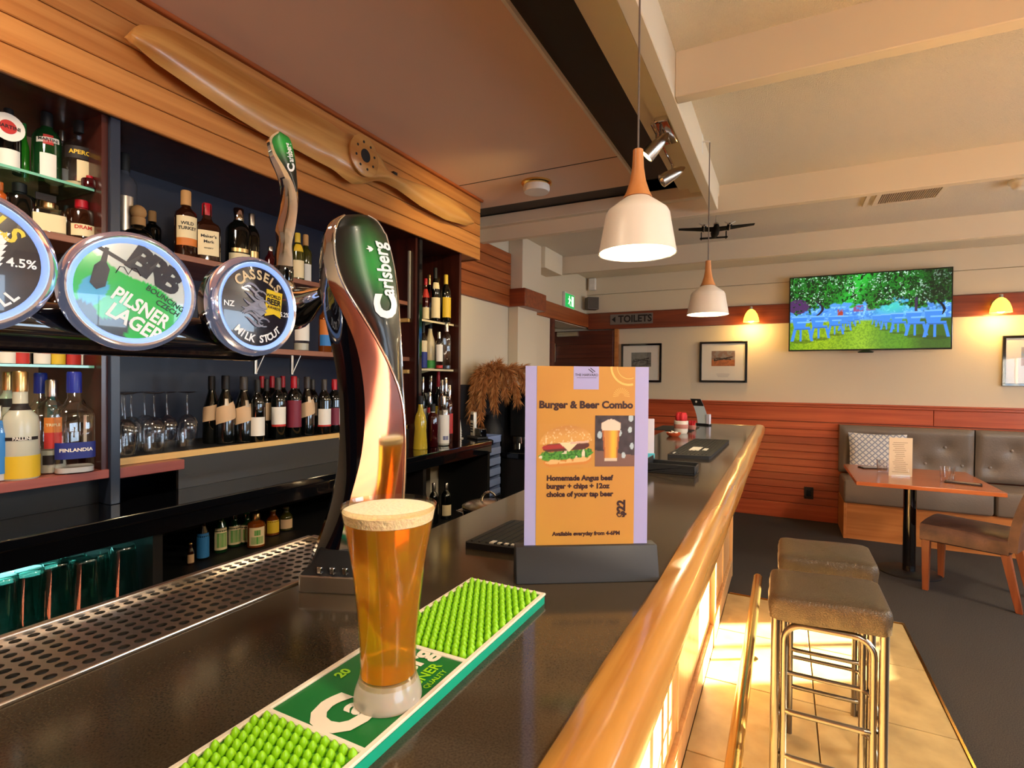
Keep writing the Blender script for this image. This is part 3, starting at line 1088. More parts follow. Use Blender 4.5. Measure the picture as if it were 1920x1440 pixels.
C.objects.link(bf)
# chrome edge ribbon around the badge
rb = [Vector(r_[-1]) for r_ in badgef[::-1] if True]
edge = [r_[0] for r_ in badgef][:-1]
MB().tube([tuple(Vector(p) - TN * 0.001) for p in edge], 0.0022, 8).build('edge_trim', M_chrome, tower, smooth=60)
redge = [r_[-1] for r_ in badgef][:-1]
MB().tube(redge, 0.0014, 6).build('edge_trim', M_chrome, tower, smooth=60)
# lettering running up the badge


def on_badge(y_px, s_across):
    c = float(np.interp(y_px, yy_, Cc))
    r = float(np.interp(y_px, yy_, Rc))
    t = 1 - s_across / (r - c)
    pc = on_plane(c, y_px, TP, TN, -0.030)
    pr = on_plane(r, y_px, TP, TN, 0.006)
    p = pc.lerp(pr, t) - TN * (0.020 * math.sin(PI * min(1, max(0, t))) * min(1, (r - c) / 60) + 0.0022)
    return tuple(p - fx)


lm_ = MB()
lm_.text('C', 62, lambda x, y: on_badge(577 - x, 25 + y * 0.9), 0.06)
lm_.text('arlsberg', 47, lambda x, y: on_badge(507 - x, 21 + y * 0.85), 0.025, squeeze=0.66)
lm_.add([on_badge(472 + a, 42 + b) for a, b in ((0, -6), (4, -2), (6, 4), (2, 3), (0, 8), (-2, 3), (-6, 4), (-4, -2))], [tuple(range(8))])
lm_.build('lettering', mat('tower_white_ink', '#e9ecec', 0.3), bf, smooth=0, recalc=False)
# base
bs = MB()
ca, sa = math.cos(rad(22)), math.sin(rad(22))
bx, by = -0.619 - fx[0], 0.648 - fx[1]
fn = lambda x, y, z: (bx + x * ca - y * sa, by + x * sa + y * ca, z)
bs.prism(rr(-0.066, -0.054, 0.066, 0.054, 0.008), 0.0, 0.026, fn)
bs.build('base', M_satin, tower, bevel=0.002)
b2 = MB()
b2.grid([[fn(x * k, y * k, z) for x, y in rr(-0.064, -0.052, 0.064, 0.052, 0.008)] for k, z in ((1, 0.026), (0.80, 0.040), (0.66, 0.060))], 0, True, True)
b2.build('base_flare', M_blackm, tower, smooth=40)
for k in range(4):
    q = fn(-0.03 + 0.02 * k, -0.0515, 0.034)
    MB().box(q[0] - .004, q[1] - .003, 0.030, q[0] + .004, q[1] + .003, 0.040).build('slot', M_chrome, tower, bevel=0.001)
# tap handle on its collar, and the faucet that joins the tower
HP = Vector((-0.79, 0.665, 0))
HN_ = Vector((-0.765, 0.644, 0)).normalized()
HT = [(249, 522, 523, 527), (255, 506, 512, 541), (266, 499.5, 509, 546), (292, 504, 518.5, 553), (310, 513, 532, 555), (324, 519, 540, 556), (346, 525, 551, 558), (369, 526.5, 557, 559.5),
      (393, 526.5, 558, 559), (408, 522, 556, 557), (432, 515, 553, 554), (441, 516, 551, 552), (449, 519, 549, 550), (456, 520, 546, 547), (464, 517, 546, 548), (474, 515, 548, 550), (500, 513, 549, 550)]
hy = np.concatenate([np.linspace(249, 270, 8)[:-1], np.linspace(270, 500, 34)])
hl, hc, hr = [smooth_(np.interp(hy, [t[0] for t in HT], [t[i] for t in HT]), 3) for i in (1, 2, 3)]
sf, bd, bk_ = [], [], []
for y, l, c, r in zip(hy, hl, hc, hr):
    pl, pc, pr = on_plane(l, y, HP, HN_, 0.004), on_plane(c, y, HP, HN_, -0.010), on_plane(r, y, HP, HN_, 0.002)
    mid = pl.lerp(pc, 0.5) - HN_ * 0.007
    wd = 0.00055 * (r - l)
    sf.append([tuple(p - fx) for p in (pl, mid, pc)])
    bd.append([tuple(pc.lerp(pr, t) - HN_ * 0.005 * math.sin(PI * t) - fx) for t in np.linspace(0, 1, 6)])
    bk_.append([tuple(p - fx) for p in (pr, pr + HN_ * wd * 0.7, (pl + pr) / 2 + HN_ * wd * 1.2, pl + HN_ * wd * 0.7, pl)])
hd = MB().grid(sf).grid(bk_)
cp = sf[0] + bd[0][1:] + bk_[0][1:-1]
hd.add(cp, [tuple(range(len(cp)))])
n2 = [i for i, y in enumerate(hy) if y > 366][0]
hd.grid(bd[n2 - 1:])
handle = hd.build('tap_handle', M_chrome, tower, smooth=55)
handle['label'] = 'chrome tap handle with green and black face'
me = bpy.data.meshes.new('handle_badge')
bdd = bd[:n2]
nb2 = 6
P = [p for r_ in bdd for p in r_]
me.from_pydata(P, [], [(i * nb2 + j, i * nb2 + j + 1, (i + 1) * nb2 + j + 1, (i + 1) * nb2 + j) for i in range(len(bdd) - 1) for j in range(nb2 - 1)])
me.attributes.new('Col', 'FLOAT_COLOR', 'POINT')
c4 = np.ones((len(P), 4), dtype=np.float32)
for i in range(len(bdd)):
    for j in range(nb2):
        g = math.exp(-((hy[i] - 272) / 22) ** 2) * (0.45 + 0.55 * math.exp(-((j / 5 - 0.5) / 0.35) ** 2))
        c4[i * nb2 + j, :3] = L3('#101312') * (1 - g) + L3('#0a9a30') * g
me.attributes['Col'].data.foreach_set('color', c4.reshape(-1))
me.materials.append(print_mat('tower_badge_print'))
me.polygons.foreach_set('use_smooth', [True] * len(me.polygons))
hb = bpy.data.objects.new('handle_badge', me)
hb.parent = handle
C.objects.link(hb)


def on_hb(y_px, s):
    r = float(np.interp(y_px, hy, hr))
    return tuple(on_plane(r - s, y_px, HP, HN_, -0.0105) - fx)


q = MB().text('C', 22, lambda x, y: on_hb(314 - x, 9 + y * .8), 0.05)
q.text('arlsberg', 18, lambda x, y: on_hb(286 - x, 8 + y * .8), 0.02, squeeze=0.62)
q.build('lettering', MATS['tower_white_ink'], handle, smooth=0, recalc=False)
cq = on_plane(531, 505, HP, HN_, 0) - fx
MB().lathe([(0.0165, -0.02), (0.0175, -0.008), (0.0175, 0.0), (0.0165, 0.004)], tuple(cq), 20).build('collar', M_gloss, tower)
MB().ball(tuple(cq - Vector((0, 0, 0.034))), 0.021, 20).build('ball_joint', M_chrome, tower, smooth=80)
p0 = on_plane(606, 549, TP, TN, 0.02) - fx
p1 = on_plane(549, 580, HP, HN_, 0.0) - fx
MB().tube([tuple(p0), tuple(p0.lerp(p1, .35)), tuple(p0.lerp(p1, .7)), tuple(p1), tuple(p1 + (p1 - p0) * 0.12)], 0.02, 20, rr=[0.010, 0.019, 0.031, 0.037, 0.030]).build('faucet', M_chrome, tower, smooth=60)
MB().tube([tuple(cq - Vector((0, 0, 0.03))), tuple(p1)], 0.010, 12).build('faucet_stem', M_chrome, tower, smooth=60)
part(bar, 'tray_ledge', MB().box(-0.885, -0.9, CT - 0.06, -0.68, 0.80, CT - 0.0355), M_blackm)

# ------------------------------------------------------------------ menu stand with the combo poster
sw, sh_ = 0.207, 0.297
ms = thing('menu_stand', 'orange burger and beer poster in a black table stand on the bar', 'menu stand', (-0.277, 0.8215, CT), math.atan2(0.125, 0.200))
MB().prism([(0, 0), (0.052, 0), (0.040, 0.056), (0.014, 0.056)], -0.118, 0.118, lambda x, y, z: (z, x, y)).build('base', mat('slate_black', '#2a2a2e', 0.5), ms, bevel=0.0015)
yp = lambda z: 0.0225 + (z - 0.054) * 0.0
MB().box(-sw / 2 + 0.001, 0.0245, 0.045, sw / 2 - 0.003, 0.0285, 0.054 + sh_ - 0.002).build('backing', M_blackm, ms)
M_sheet = mat('poster_paper', '#aeacdf', 0.4, coat=0.15)
sheet = MB().box(-sw / 2, 0.0225, 0.050, sw / 2, 0.0242, 0.054 + sh_).build('poster_sheet', M_sheet, ms)
M_or = mat('poster_orange', '#cf9740', 0.45, noise=(7, '#c98f42', 2))
M_pk = mat('poster_ink', '#3a1f1c', 0.5)
Z0 = 0.054


def S(u, v, k=1):
    """point on the sheet: u across, v up, both 0..1"""
    return (-sw / 2 + u * sw, 0.0223 - 0.00025 * k, Z0 + v * sh_)


def rect(mb, u0, v0, u1, v1, k=1):
    return mb.add([S(u0, v0, k), S(u1, v0, k), S(u1, v1, k), S(u0, v1, k)], [(0, 1, 2, 3)])


rect(MB(), 0.092, 0.0, 0.888, 1.0).build('orange_panel', M_or, sheet, recalc=False)
rect(MB(), 0.385, 0.872, 0.59, 1.0, 2).build('logo_tag', M_sheet, sheet, recalc=False)
M_pal = mat('poster_pale_ink', '#ecc46a', 0.5)
q = MB()
for rr_2, th in ((0.030, 0.0035), (0.020, 0.0012)):
    pts = [(0.835 * sw + rr_2 * math.cos(a), 1.0 * sh_ + rr_2 * math.sin(a)) for a in np.linspace(PI, 2 * PI, 20)]
    pts = [p for p in pts if p[0] < 0.886 * sw]
    for a, b in zip(pts[:-1], pts[1:]):
        d_ = Vector((b[0] - a[0], b[1] - a[1])).normalized()
        n_ = Vector((-d_.y, d_.x)) * th / 2
        q.add([S((p[0] + e * n_.x) / sw, (p[1] + e * n_.y) / sh_, 2) for p, e in ((a, 1), (a, -1), (b, -1), (b, 1))], [(0, 1, 2, 3)])
for k in range(14):
    a = PI * k / 13
    c_ = (0.775, 0.835)
    q.add([S(c_[0] + r * math.cos(a + e) / sw, c_[1] + r * math.sin(a + e) / sh_, 2) for r, e in ((0.005, -.03), (0.014, -.03), (0.014, .03), (0.005, .03))], [(0, 1, 2, 3)])
q.build('pale_drawing', M_pal, sheet, recalc=False)
wt = MB()
F_ = lambda u, v, rot=0: (lambda x, y: S(u + (x * math.cos(rot) - y * math.sin(rot)) / sw, v + (x * math.sin(rot) + y * math.cos(rot)) / sh_, 3))
wt.text('Burger & Beer Combo', 0.0163, F_(0.49, 0.785), 0.042, squeeze=1.05)
wt.text('Homemade Angus beef', 0.0117, F_(0.175, 0.378), 0.05, align='LEFT')
wt.text('burger + chips + 12oz', 0.0117, F_(0.175, 0.333), 0.05, align='LEFT')
wt.text('choice of your tap beer', 0.0117, F_(0.175, 0.288), 0.05, align='LEFT')
wt.text('$22', 0.0185, F_(0.785, 0.205, PI / 2), 0.055)
wt.text('Available everyday from 4-6PM', 0.0090, F_(0.50, 0.068), 0.045)
wt.build('lettering', M_pk, sheet, smooth=0, recalc=False)
wt = MB()
wt.text('THE HARVARD', 0.0058, F_(0.49, 0.952), 0.005)
rect(wt, 0.41, 0.936, 0.57, 0.9375, 3)
for a, b, c_ in ((-.006, -.003, 0.7), (.002, .003, -0.7)):
    f2 = F_(0.535 + a * 2, 0.978 + b, rad(-38))
    wt.add([f2(x, y) for x, y in ((-.005, -.0006), (.005, -.0006), (.005, .0006), (-.005, .0006))], [(0, 1, 2, 3)])
wt.build('logo', M_ink, sheet, smooth=0, recalc=False)


def f_burger(u, v):
    img = np.ones(u.shape + (3,)) * L3('#cc9341')
    n = vnoise(u * 40, v * 30, 1)
    n2 = vnoise(u * 16, v * 12, 2)
    tilt = v - 0.10 * (u - 0.5)

    def band(lo, hi, x0, x1, edge=0.02):
        return np.clip((tilt - lo) / edge, 0, 1) * np.clip((hi - tilt) / edge, 0, 1) * (np.abs((u - (x0 + x1) / 2) / ((x1 - x0) / 2)) < np.sqrt(np.clip(1 - ((tilt - (lo + hi) / 2) / (hi - lo) / 1.05) ** 2 * 2.5, 0, 1)))
    img = paint(img, band(0.04, 0.30, 0.10, 0.97), '#d3893b')
    img = paint(img, band(0.10, 0.34, 0.10, 0.95) * (n2 > 0.25), '#e9bd7c')
    lf = band(0.20 + 0.06 * (n2 - .5), 0.42 + 0.10 * (n - .5), 0.02, 0.99)
    img = paint(img, lf, '#4f9a35')
    img = paint(img, lf * (n > 0.6), '#2f6f24')
    img = paint(img, lf * (n2 > 0.66), '#e8dcc0')
    img = paint(img, band(0.38, 0.58, 0.09, 0.92), '#5c2f26')
    img = paint(img, band(0.44, 0.56, 0.08, 0.55), '#a8332f')
    tri = (np.abs(u - 0.56) < (tilt - 0.36) * 0.8) * (tilt < 0.62) * (tilt > 0.36)
    img = paint(img, tri * 1.0, '#ecdcae')
    img = paint(img, band(0.52, 0.64, 0.55, 0.93) * (n2 > .4), '#dcb9a2')
    top = (((u - 0.5) / 0.46) ** 2 + ((tilt - 0.58) / 0.38) ** 2 < 1) * (tilt > 0.58)
    img = paint(img, top * 1.0, '#dba457')
    img = paint(img, top * (n > 0.74), '#efd09a')
    img = paint(img, top * np.clip((tilt - 0.72) / 0.2, 0, 1) * 0.55, '#b4702c')
    return img


def f_pint(u, v):
    n = vnoise(u * 9, v * 9, 4)
    img = np.ones(u.shape + (3,)) * L3('#3d3336') * (0.5 + n)[..., None]
    img = paint(img, (v < 0.22 + 0.1 * (1 - u)) * 1.0, '#7c5a4e')
    for cx, cy, r in ((.62, .66, .05), (.88, .72, .05), (.12, .62, .06), (.93, .40, .05), (.9, .95, .06), (.72, .22, .05)):
        img = paint(img, (np.hypot(u - cx, (v - cy) * .8) < r) * 0.9, '#bcd0d8')
    hw = 0.15 + 0.10 * v
    gl = (np.abs(u - 0.40) < hw) * (v > 0.10) * (v < 0.86)
    img = paint(img, gl * 1.0, '#cf8a3c')
    img = paint(img, gl * np.exp(-((u - 0.46) / .08) ** 2), '#f1c23b')
    img = paint(img, gl * (np.abs(u - 0.40) > hw * .8) * .8, '#a5522e')
    img = paint(img, gl * (v < 0.16), '#d8c8b0')
    img = paint(img, (np.abs(u - 0.40) < hw + .01) * (v > 0.70) * (v < 0.88 + .05 * np.cos((u - .4) * 9)) * 1.0, '#e5d3bd')
    return img


PM = print_mat('poster_picture', 0.45)
picture('burger_picture', sheet, S(0.10, 0.435, 2.2), (1, 0, 0), (0, 0, 1), sw * 0.455, sh_ * 0.245, 90, 70, f_burger, PM)
picture('beer_picture', sheet, S(0.563, 0.442, 2.4), (1, 0, 0), (0, 0, 1), sw * 0.325, sh_ * 0.285, 60, 70, f_pint, PM)

# ------------------------------------------------------------------ small things along the bar top
def plate_mat(name, label, a, b, d, th, marks):
    """black bar mat from the near-left corner a, near-right b and far-left d (world)"""
    a, b, d = Vector(a), Vector(b), Vector(d)
    ux, uy = (b - a), (d - a)
    r_ = thing(name, label, 'bar mat', a)
    fnm = lambda x, y, z: tuple(ux * x + uy * y + Vector((0, 0, z)))
    MB().prism(rr(0.0, 0.0, 1.0, 1.0, 0.04), 0, th, fnm).build('base', M_rubber, r_)
    q_ = MB()
    for k in range(10):
        q_.prism([(0.05 + 0.09 * k, 0.05), (0.075 + 0.09 * k, 0.05), (0.075 + 0.09 * k, 0.95), (0.05 + 0.09 * k, 0.95)], th, th + 0.002, fnm)
    q_.build('ridges', M_rubber, r_)
    if marks:
        q_ = MB()
        for x0, x1, y0, y1 in marks:
            q_.prism([(x0, y0), (x1, y0), (x1, y1), (x0, y1)], th + 0.0002, th + 0.0028, fnm)
        q_.build('print', M_paper, r_)
    return r_


P_ = lambda x, y: at(x, y, 'z', CT)
a, b = P_(870, 1028), P_(1030, 1048)
plate_mat('rubber_bar_mat', 'black ribbed bar mat half hidden behind the orange poster stand', a, b, a + (P_(960, 984) - a), 0.012, [(0.28, 0.33, 0.04, 0.12), (0.37, 0.41, 0.05, 0.09), (0.45, 0.49, 0.05, 0.09), (0.53, 0.57, 0.05, 0.09)])
a, b = P_(1250, 858), P_(1332, 862)
plate_mat('rubber_bar_mat', 'black slatted bar mat far along the counter with white marks', a, b, a + (P_(1303, 827) - a), 0.014, [(0.34, 0.58, 0.24, 0.42), (0.66, 0.76, 0.26, 0.36), (0.10, 0.14, 0.05, 0.10)])

tr = thing('serving_caddy', 'black plastic caddy with paper sachets beyond the orange poster', 'caddy', P_(1265, 886))
MB().box(-0.09, -0.045, 0, 0.075, 0.05, 0.008).build('base', M_blackm, tr, bevel=0.003)
q = MB().box(-0.09, -0.045, 0.008, 0.075, -0.040, 0.035).box(-0.09, 0.045, 0.008, 0.075, 0.05, 0.035).box(-0.09, -0.045, 0.008, -0.085, 0.05, 0.05).box(0.07, -0.045, 0.008, 0.075, 0.05, 0.03)
q.build('rim', M_blackm, tr, bevel=0.002)
for k in range(6):
    sp = MB().box(-0.014, -0.006, 0, 0.014, 0.006, 0.003).build('sachet', [M_paper, M_cream][k % 2], None, bevel=0.001)
    sp.location = Vector(tr.location) + Vector((-0.04 + 0.018 * k, random.uniform(-.02, .02), 0.009 + 0.003 * (k % 3)))
    sp.rotation_euler = (random.uniform(-.3, .3), 0, random.uniform(-1, 1))
    tag(sp, 'small paper sachet lying in the black caddy on the bar', 'sachet', 'sachets in the black caddy')

pot = thing('napkin_pot', 'white striped pot holding folded red napkins on the bar', 'napkin pot', P_(1277, 812))
MB().lathe([(0.034, 0), (0.040, 0.012), (0.043, 0.075), (0.041, 0.078), (0.036, 0.02), (0.001, 0.018)], (0, 0, 0), 24).build('pot', mat('white_ceramic', '#e2d8cc', 0.3), pot)
MB().lathe([(0.0416, 0.030), (0.0432, 0.036), (0.0438, 0.052), (0.0436, 0.056)], (0, 0, 0), 24).build('stripe', mat('rose_band', '#b8776a', 0.4), pot)
M_red = mat('red_napkin', '#c9252b', 0.6)
for k in range(11):
    a_ = 2 * PI * k / 11
    r0 = 0.016 + 0.008 * (k % 2)
    MB().ball((r0 * math.cos(a_), r0 * math.sin(a_), 0.098), 0.019, 10, sz=1.7, sx=0.75).build('napkin', M_red, pot, smooth=70)
bw = thing('snack_dish', 'small orange and white dish of sachets beside the napkin pot', 'dish', P_(1263, 818))
MB().lathe([(0.026, 0), (0.038, 0.010), (0.042, 0.022), (0.038, 0.022), (0.024, 0.006), (0.001, 0.005)], (0, 0, 0), 24).build('dish', mat('orange_dish', '#c4512a', 0.4), bw)
for k in range(6):
    o = MB().box(-.016, -.008, 0, .016, .008, .004).build('sachet', M_paper, bw, bevel=.001)
    o.location = (0.014 * math.cos(k), 0.014 * math.sin(k), 0.014 + 0.003 * (k % 3))
    o.rotation_euler = (random.uniform(-.5, .5), random.uniform(-.5, .5), k)
ra = thing('red_sachet_pot', 'low red pot with a tuft of red straws behind the napkin pot', 'pot', P_(1297, 806))
MB().lathe([(0.022, 0), (0.028, 0.02), (0.028, 0.032), (0.024, 0.032), (0.001, 0.02)], (0, 0, 0), 18).build('pot', mat('rose_band', '#b8776a', 0.4), ra)
for k in range(7):
    MB().tube([(0.01 * math.cos(k), 0.01 * math.sin(k), 0.02), (0.022 * math.cos(k), 0.022 * math.sin(k), 0.062)], 0.006, 6).build('straw', M_red, ra)
by_ = thing('leaflet_stand', 'tall leaflet stand with black header leaning at the bar end', 'leaflet stand', P_(1318, 797), rad(-22))
q = MB()
rows = []
for k in range(12):
    t = k / 11
    rows.append([(-0.042 - 0.075 * t ** 1.6, 0.02 * t, 0.19 * t), (0.042 - 0.075 * t ** 1.6, 0.02 * t, 0.19 * t)])
back = [[(x, y + 0.003, z) for x, y, z in r_] for r_ in rows]
q.grid(rows[:9]).grid(back)
q.build('leaflet', mat('leaflet_blue', '#cfe0ea', 0.5), by_, smooth=60, recalc=False)
MB().grid([[(x, y - 0.001, z) for x, y, z in r_] for r_ in rows[8:]]).build('header', M_blackm, by_, recalc=False)
x_, y_2, z_ = rows[10][0]
MB().lathe([(0.0005, 0), (0.008, 0.0), (0.008, 0.001), (0.0005, 0.001)], (x_ + 0.042, -0.004 + y_2, z_ - .004), 12, axis=Matrix(((1, 0, 0), (0, 0, -1), (0, 1, 0)))).build('white_mark', M_paper, by_)
MB().box(-0.05, -0.012, 0, 0.052, 0.03, 0.012).build('foot', M_blackm, by_, bevel=.002)
MB().box(0.030, -0.010, 0.010, 0.055, 0.014, 0.082).build('card_pocket', mat('pale_card', '#d9d2dd', 0.5), by_, bevel=.002)
cs = thing('card_holder', 'narrow pale card holder peeking out behind the orange poster', 'card holder', P_(1216, 858), rad(25))
MB().box(-0.03, -0.006, 0.0, 0.022, 0.006, 0.165).build('card', mat('pale_card', '#d9d2dd', 0.5), cs, bevel=0.002)
MB().box(-0.034, -0.012, 0.0, 0.024, 0.012, 0.020).build('foot', mat('turquoise_plastic', '#4fb6c8', 0.4), cs, bevel=0.003)
tb = thing('black_tray', 'long low black tray at the far end of the bar under the pots', 'tray', P_(1290, 808))
MB().box(-0.22, -0.06, 0.0, 0.03, 0.30, 0.004).build('base', M_blackm, tb, bevel=0.001)

# ================================================================== BACK BAR
FXB, BX = -1.93, -2.36      # front and back of the shelving
SY = [0.0, 0.937, 2.56, 3.02]


def cab(label, y0, y1, mback, mside, shelves):
    c_ = thing('liquor_cabinet', label, 'cabinet', (-2.1, (y0 + y1) / 2, 1.0))
    p_ = lambda n, b_, m_, **k: part(c_, n, b_, m_, **k)
    p_('back_panel', MB().box(BX - 0.02, y0, 1.03, BX, y1, 2.28), mback)
    for nm, ya, yb, z0, z1, xf, m_ in shelves:
        p_(nm, MB().box(BX, ya, z0, xf, yb, z1), m_, bevel=0.0015, bseg=1)
    return c_


c1 = cab('left open liquor bay with glass shelves and mahogany side', -1.0, SY[1], M_tan, M_mahog, [
    ('shelf', -1.0, SY[1], 1.862, 1.884, -1.99, M_shelfw), ('glass_shelf', -1.0, SY[1] - 0.02, 2.040, 2.048, -1.985, M_glassgreen),
    ('glass_shelf', -1.0, SY[1] - 0.02, 1.472, 1.479, -1.985, M_glassgreen), ('floor_board', -1.0, SY[1], 1.118, 1.146, -1.935, M_pink)])
part(c1, 'side_panel', MB().box(BX, SY[1] - 0.018, 1.145, -1.945, SY[1], 2.28), M_mahog)
part(c1, 'side_panel', MB().box(BX, -1.0, 1.145, -1.945, -0.98, 2.28), M_mahog)
M_gedge = mat('glass_edge', '#7cc4a8', 0.15, coat=0.6)
for z in (2.040, 1.472):
    part(c1, 'shelf_edge', MB().box(-1.985, -1.0, z, -1.9835, SY[1] - 0.02, z + 0.008), M_gedge)
c2 = cab('middle open liquor bay with navy back and timber shelves', SY[1] + 0.03, SY[2], M_navy, M_navy, [
    ('shelf', SY[1] + 0.03, SY[2], 1.878, 1.900, -1.99, M_shelfw), ('shelf', SY[1] + 0.03, SY[2], 1.548, 1.572, -1.985, M_shelfw),
    ('shelf', SY[1] + 0.03, SY[2], 1.122, 1.168, -2.0, M_blackm)])
part(c2, 'divider_post', MB().box(-2.0, SY[1] + .0005, 1.0305, -1.93, SY[1] + 0.0295, 2.279), M_post, bevel=0.002)
part(c2, 'shelf_edge', MB().box(-2.0, SY[1] + 0.032, 1.1465, -1.985, SY[2], 1.169), M_gold)
part(c2, 'riser', MB().box(-2.0, SY[1] + 0.25, 1.0305, -1.985, SY[2], 1.1455), mat('grey_riser', '#3a3733', 0.35))
part(c2, 'riser_board', MB().box(-1.999, SY[1] + 0.032, 1.110, -1.94, SY[1] + 0.245, 1.1455), M_pink, bevel=.002)
part(c1, 'riser', MB().box(BX, -1.0, 1.0305, -2.0, SY[1], 1.1175), M_blackm)
part(c2, 'side_panel', MB().box(BX, SY[2] - 0.018, 1.03, -1.945, SY[2], 2.28), M_mahog)
for yy in (1.53, 1.72):
    part(c2, 'shelf_bracket', MB().box(-2.03, yy, 1.46, -2.02, yy + 0.012, 1.548).tube([(-2.02, yy + .006, 1.46), (-1.995, yy + .03, 1.547)], 0.002, 6), M_satin)
for yy, z in ((2.47, 1.78), (2.49, 1.475), (2.50, 1.146)):
    part(c2, 'shelf_cleat', MB().box(-2.20, SY[2] - 0.034, z, -1.985, SY[2] - 0.018, z + 0.022), M_gold)
c3 = cab('right liquor bay with mahogany sides and glass shelves', SY[2] + 0.03, SY[3], M_mahog, M_mahog, [
    ('glass_shelf', SY[2] + 0.03, SY[3] - 0.03, 1.80, 1.808, -1.97, M_glassgreen), ('glass_shelf', SY[2] + 0.03, SY[3] - 0.03, 1.498, 1.506, -1.97, M_glassgreen)])
part(c3, 'divider_post', MB().box(-2.0, SY[2], 1.03, -1.93, SY[2] + 0.03, 2.28), M_gloss, bevel=0.002)
part(c3, 'side_panel', MB().box(BX, SY[3] - 0.025, 1.03, -1.93, SY[3], 2.28), M_mahog, bevel=0.002)
for z in (1.80, 1.498):
    part(c3, 'shelf_bracket', MB().prism([(-2.30, 0), (-1.985, 0), (-2.08, -0.02), (-2.15, -0.05), (-2.30, -0.06)], 2.78, 2.788, lambda x, y, q_: (x, q_, z + y)), M_cream)
for z in (1.80, 1.498):
    part(c3, 'shelf_edge', MB().box(-1.97, SY[2] + 0.03, z - 0.004, -1.968, SY[3] - 0.03, z + 0.008), M_cream)
part(c3, 'shelf_standard', MB().box(-2.355, 2.775, 1.2, -2.34, 2.793, 2.2), M_satin)
part(c2, 'light_strip', MB().box(-1.99, SY[2] - 0.035, 1.80, -1.975, SY[2] - 0.02, 2.20), mat('strip_lamp_tube', '#8f8a80', 0.3), bevel=.003)

wt_ = thing('back_bar_worktop', 'long glossy black worktop of the back bar', 'worktop', (-2.05, 1.2, 1.0))
pl = [(-2.40, -1.0), (-1.745, -1.0)] + [(-1.745 - 0.10 + 0.10 * math.cos(a), 3.12 + 0.10 * math.sin(a)) for a in np.linspace(0, PI / 2, 8)] + [(-2.19, 3.22), (-2.19, 3.055), (-2.40, 3.055)]
part(wt_, 'slab', MB().prism(pl, 1.000, 1.03), M_black, bevel=0.004)
part(wt_, 'nosing', MB().box(-1.775, -1.0, 0.945, -1.760, 3.15, 0.9995), M_black, bevel=.003)

# under the worktop: open glass rack, bottle shelf, stores
ub = thing('underbar_cabinet', 'black open cabinet under the back bar worktop', 'cabinet', (-2.05, 1.2, 0.0))
part(ub, 'back_panel', MB().box(-2.40, -1.0, 0.0, -2.38, 3.05, 0.99), M_blackm)
part(ub, 'plinth', MB().box(-2.18, -1.0, 0.0, -1.80, 3.18, 0.10), M_blackm)
for yy in (-1.0, 0.99, 2.42, 3.15):
    part(ub, 'divider', MB().box(-2.38 if yy < 3 else -2.19, yy, 0.10, -1.79, yy + 0.03, 0.995), M_blackm)
part(ub, 'shelf', MB().box(-2.38, -0.97, 0.715, -1.80, 0.99, 0.735), M_blackm)
part(ub, 'shelf', MB().box(-2.38, 1.02, 0.737, -1.80, 2.42, 0.757), M_blackm)
part(ub, 'shelf', MB().box(-2.38, 2.45, 0.53, -1.80, 3.05, 0.55), M_blackm)
part(ub, 'rack_reflector', MB().box(-2.379, -0.97, 0.736, -2.37, 0.988, 0.98), mat('rack_glow_teal', '#5f8f8c', 0.35))  # lighter teal panel added so the tumblers look lit from behind
part(ub, 'light_strip', MB().box(-2.34, 0.2, 0.982, -2.30, 0.95, 0.994), mat('teal_lamp', '#8ff0e0', emit=9.0, ecol='#8fe8e0'))

# ------------------------------------------------------------------ bottles
STY = {
    'wine': ([(0.90, 0), (1, .012), (1, .60), (.95, .66), (.70, .735), (.44, .775), (.38, .81), (.38, .985), (.01, .986)], .42, .80),
    'burg': ([(0.90, 0), (1, .012), (1, .46), (.93, .54), (.66, .66), (.42, .76), (.38, .81), (.38, .985), (.01, .986)], .42, .80),
    'whisky': ([(0.92, 0), (1, .012), (1, .60), (.92, .67), (.56, .725), (.40, .755), (.40, .985), (.01, .986)], .46, .78),
    'square': ([(0.94, 0), (1, .012), (1, .56), (.9, .62), (.5, .68), (.34, .74), (.32, .985), (.01, .986)], .38, .79),
    'slim': ([(0.92, 0), (1, .012), (1, .55), (.9, .62), (.55, .72), (.42, .80), (.40, .985), (.01, .986)], .46, .84),
    'squat': ([(0.92, 0), (1, .02), (1, .62), (.9, .72), (.5, .78), (.34, .80), (.34, .985), (.01, .986)], .42, .80),
    'round': ([(0.6, 0), (.9, .06), (1, .25), (.96, .42), (.7, .58), (.4, .66), (.30, .72), (.30, .985), (.01, .986)], .42, .76),
    'cone': ([(0.96, 0), (1, .02), (.80, .40), (.86, .50), (.70, .62), (.40, .72), (.33, .80), (.33, .985), (.01, .986)], .40, .84),
    'beer': ([(0.92, 0), (1, .02), (1, .55), (.86, .64), (.52, .76), (.44, .82), (.44, .985), (.01, .986)], .5, .94),
    'tall': ([(0.92, 0), (1, .012), (1, .68), (.9, .735), (.5, .775), (.38, .80), (.38, .985), (.01, .986)], .45, .82),
}
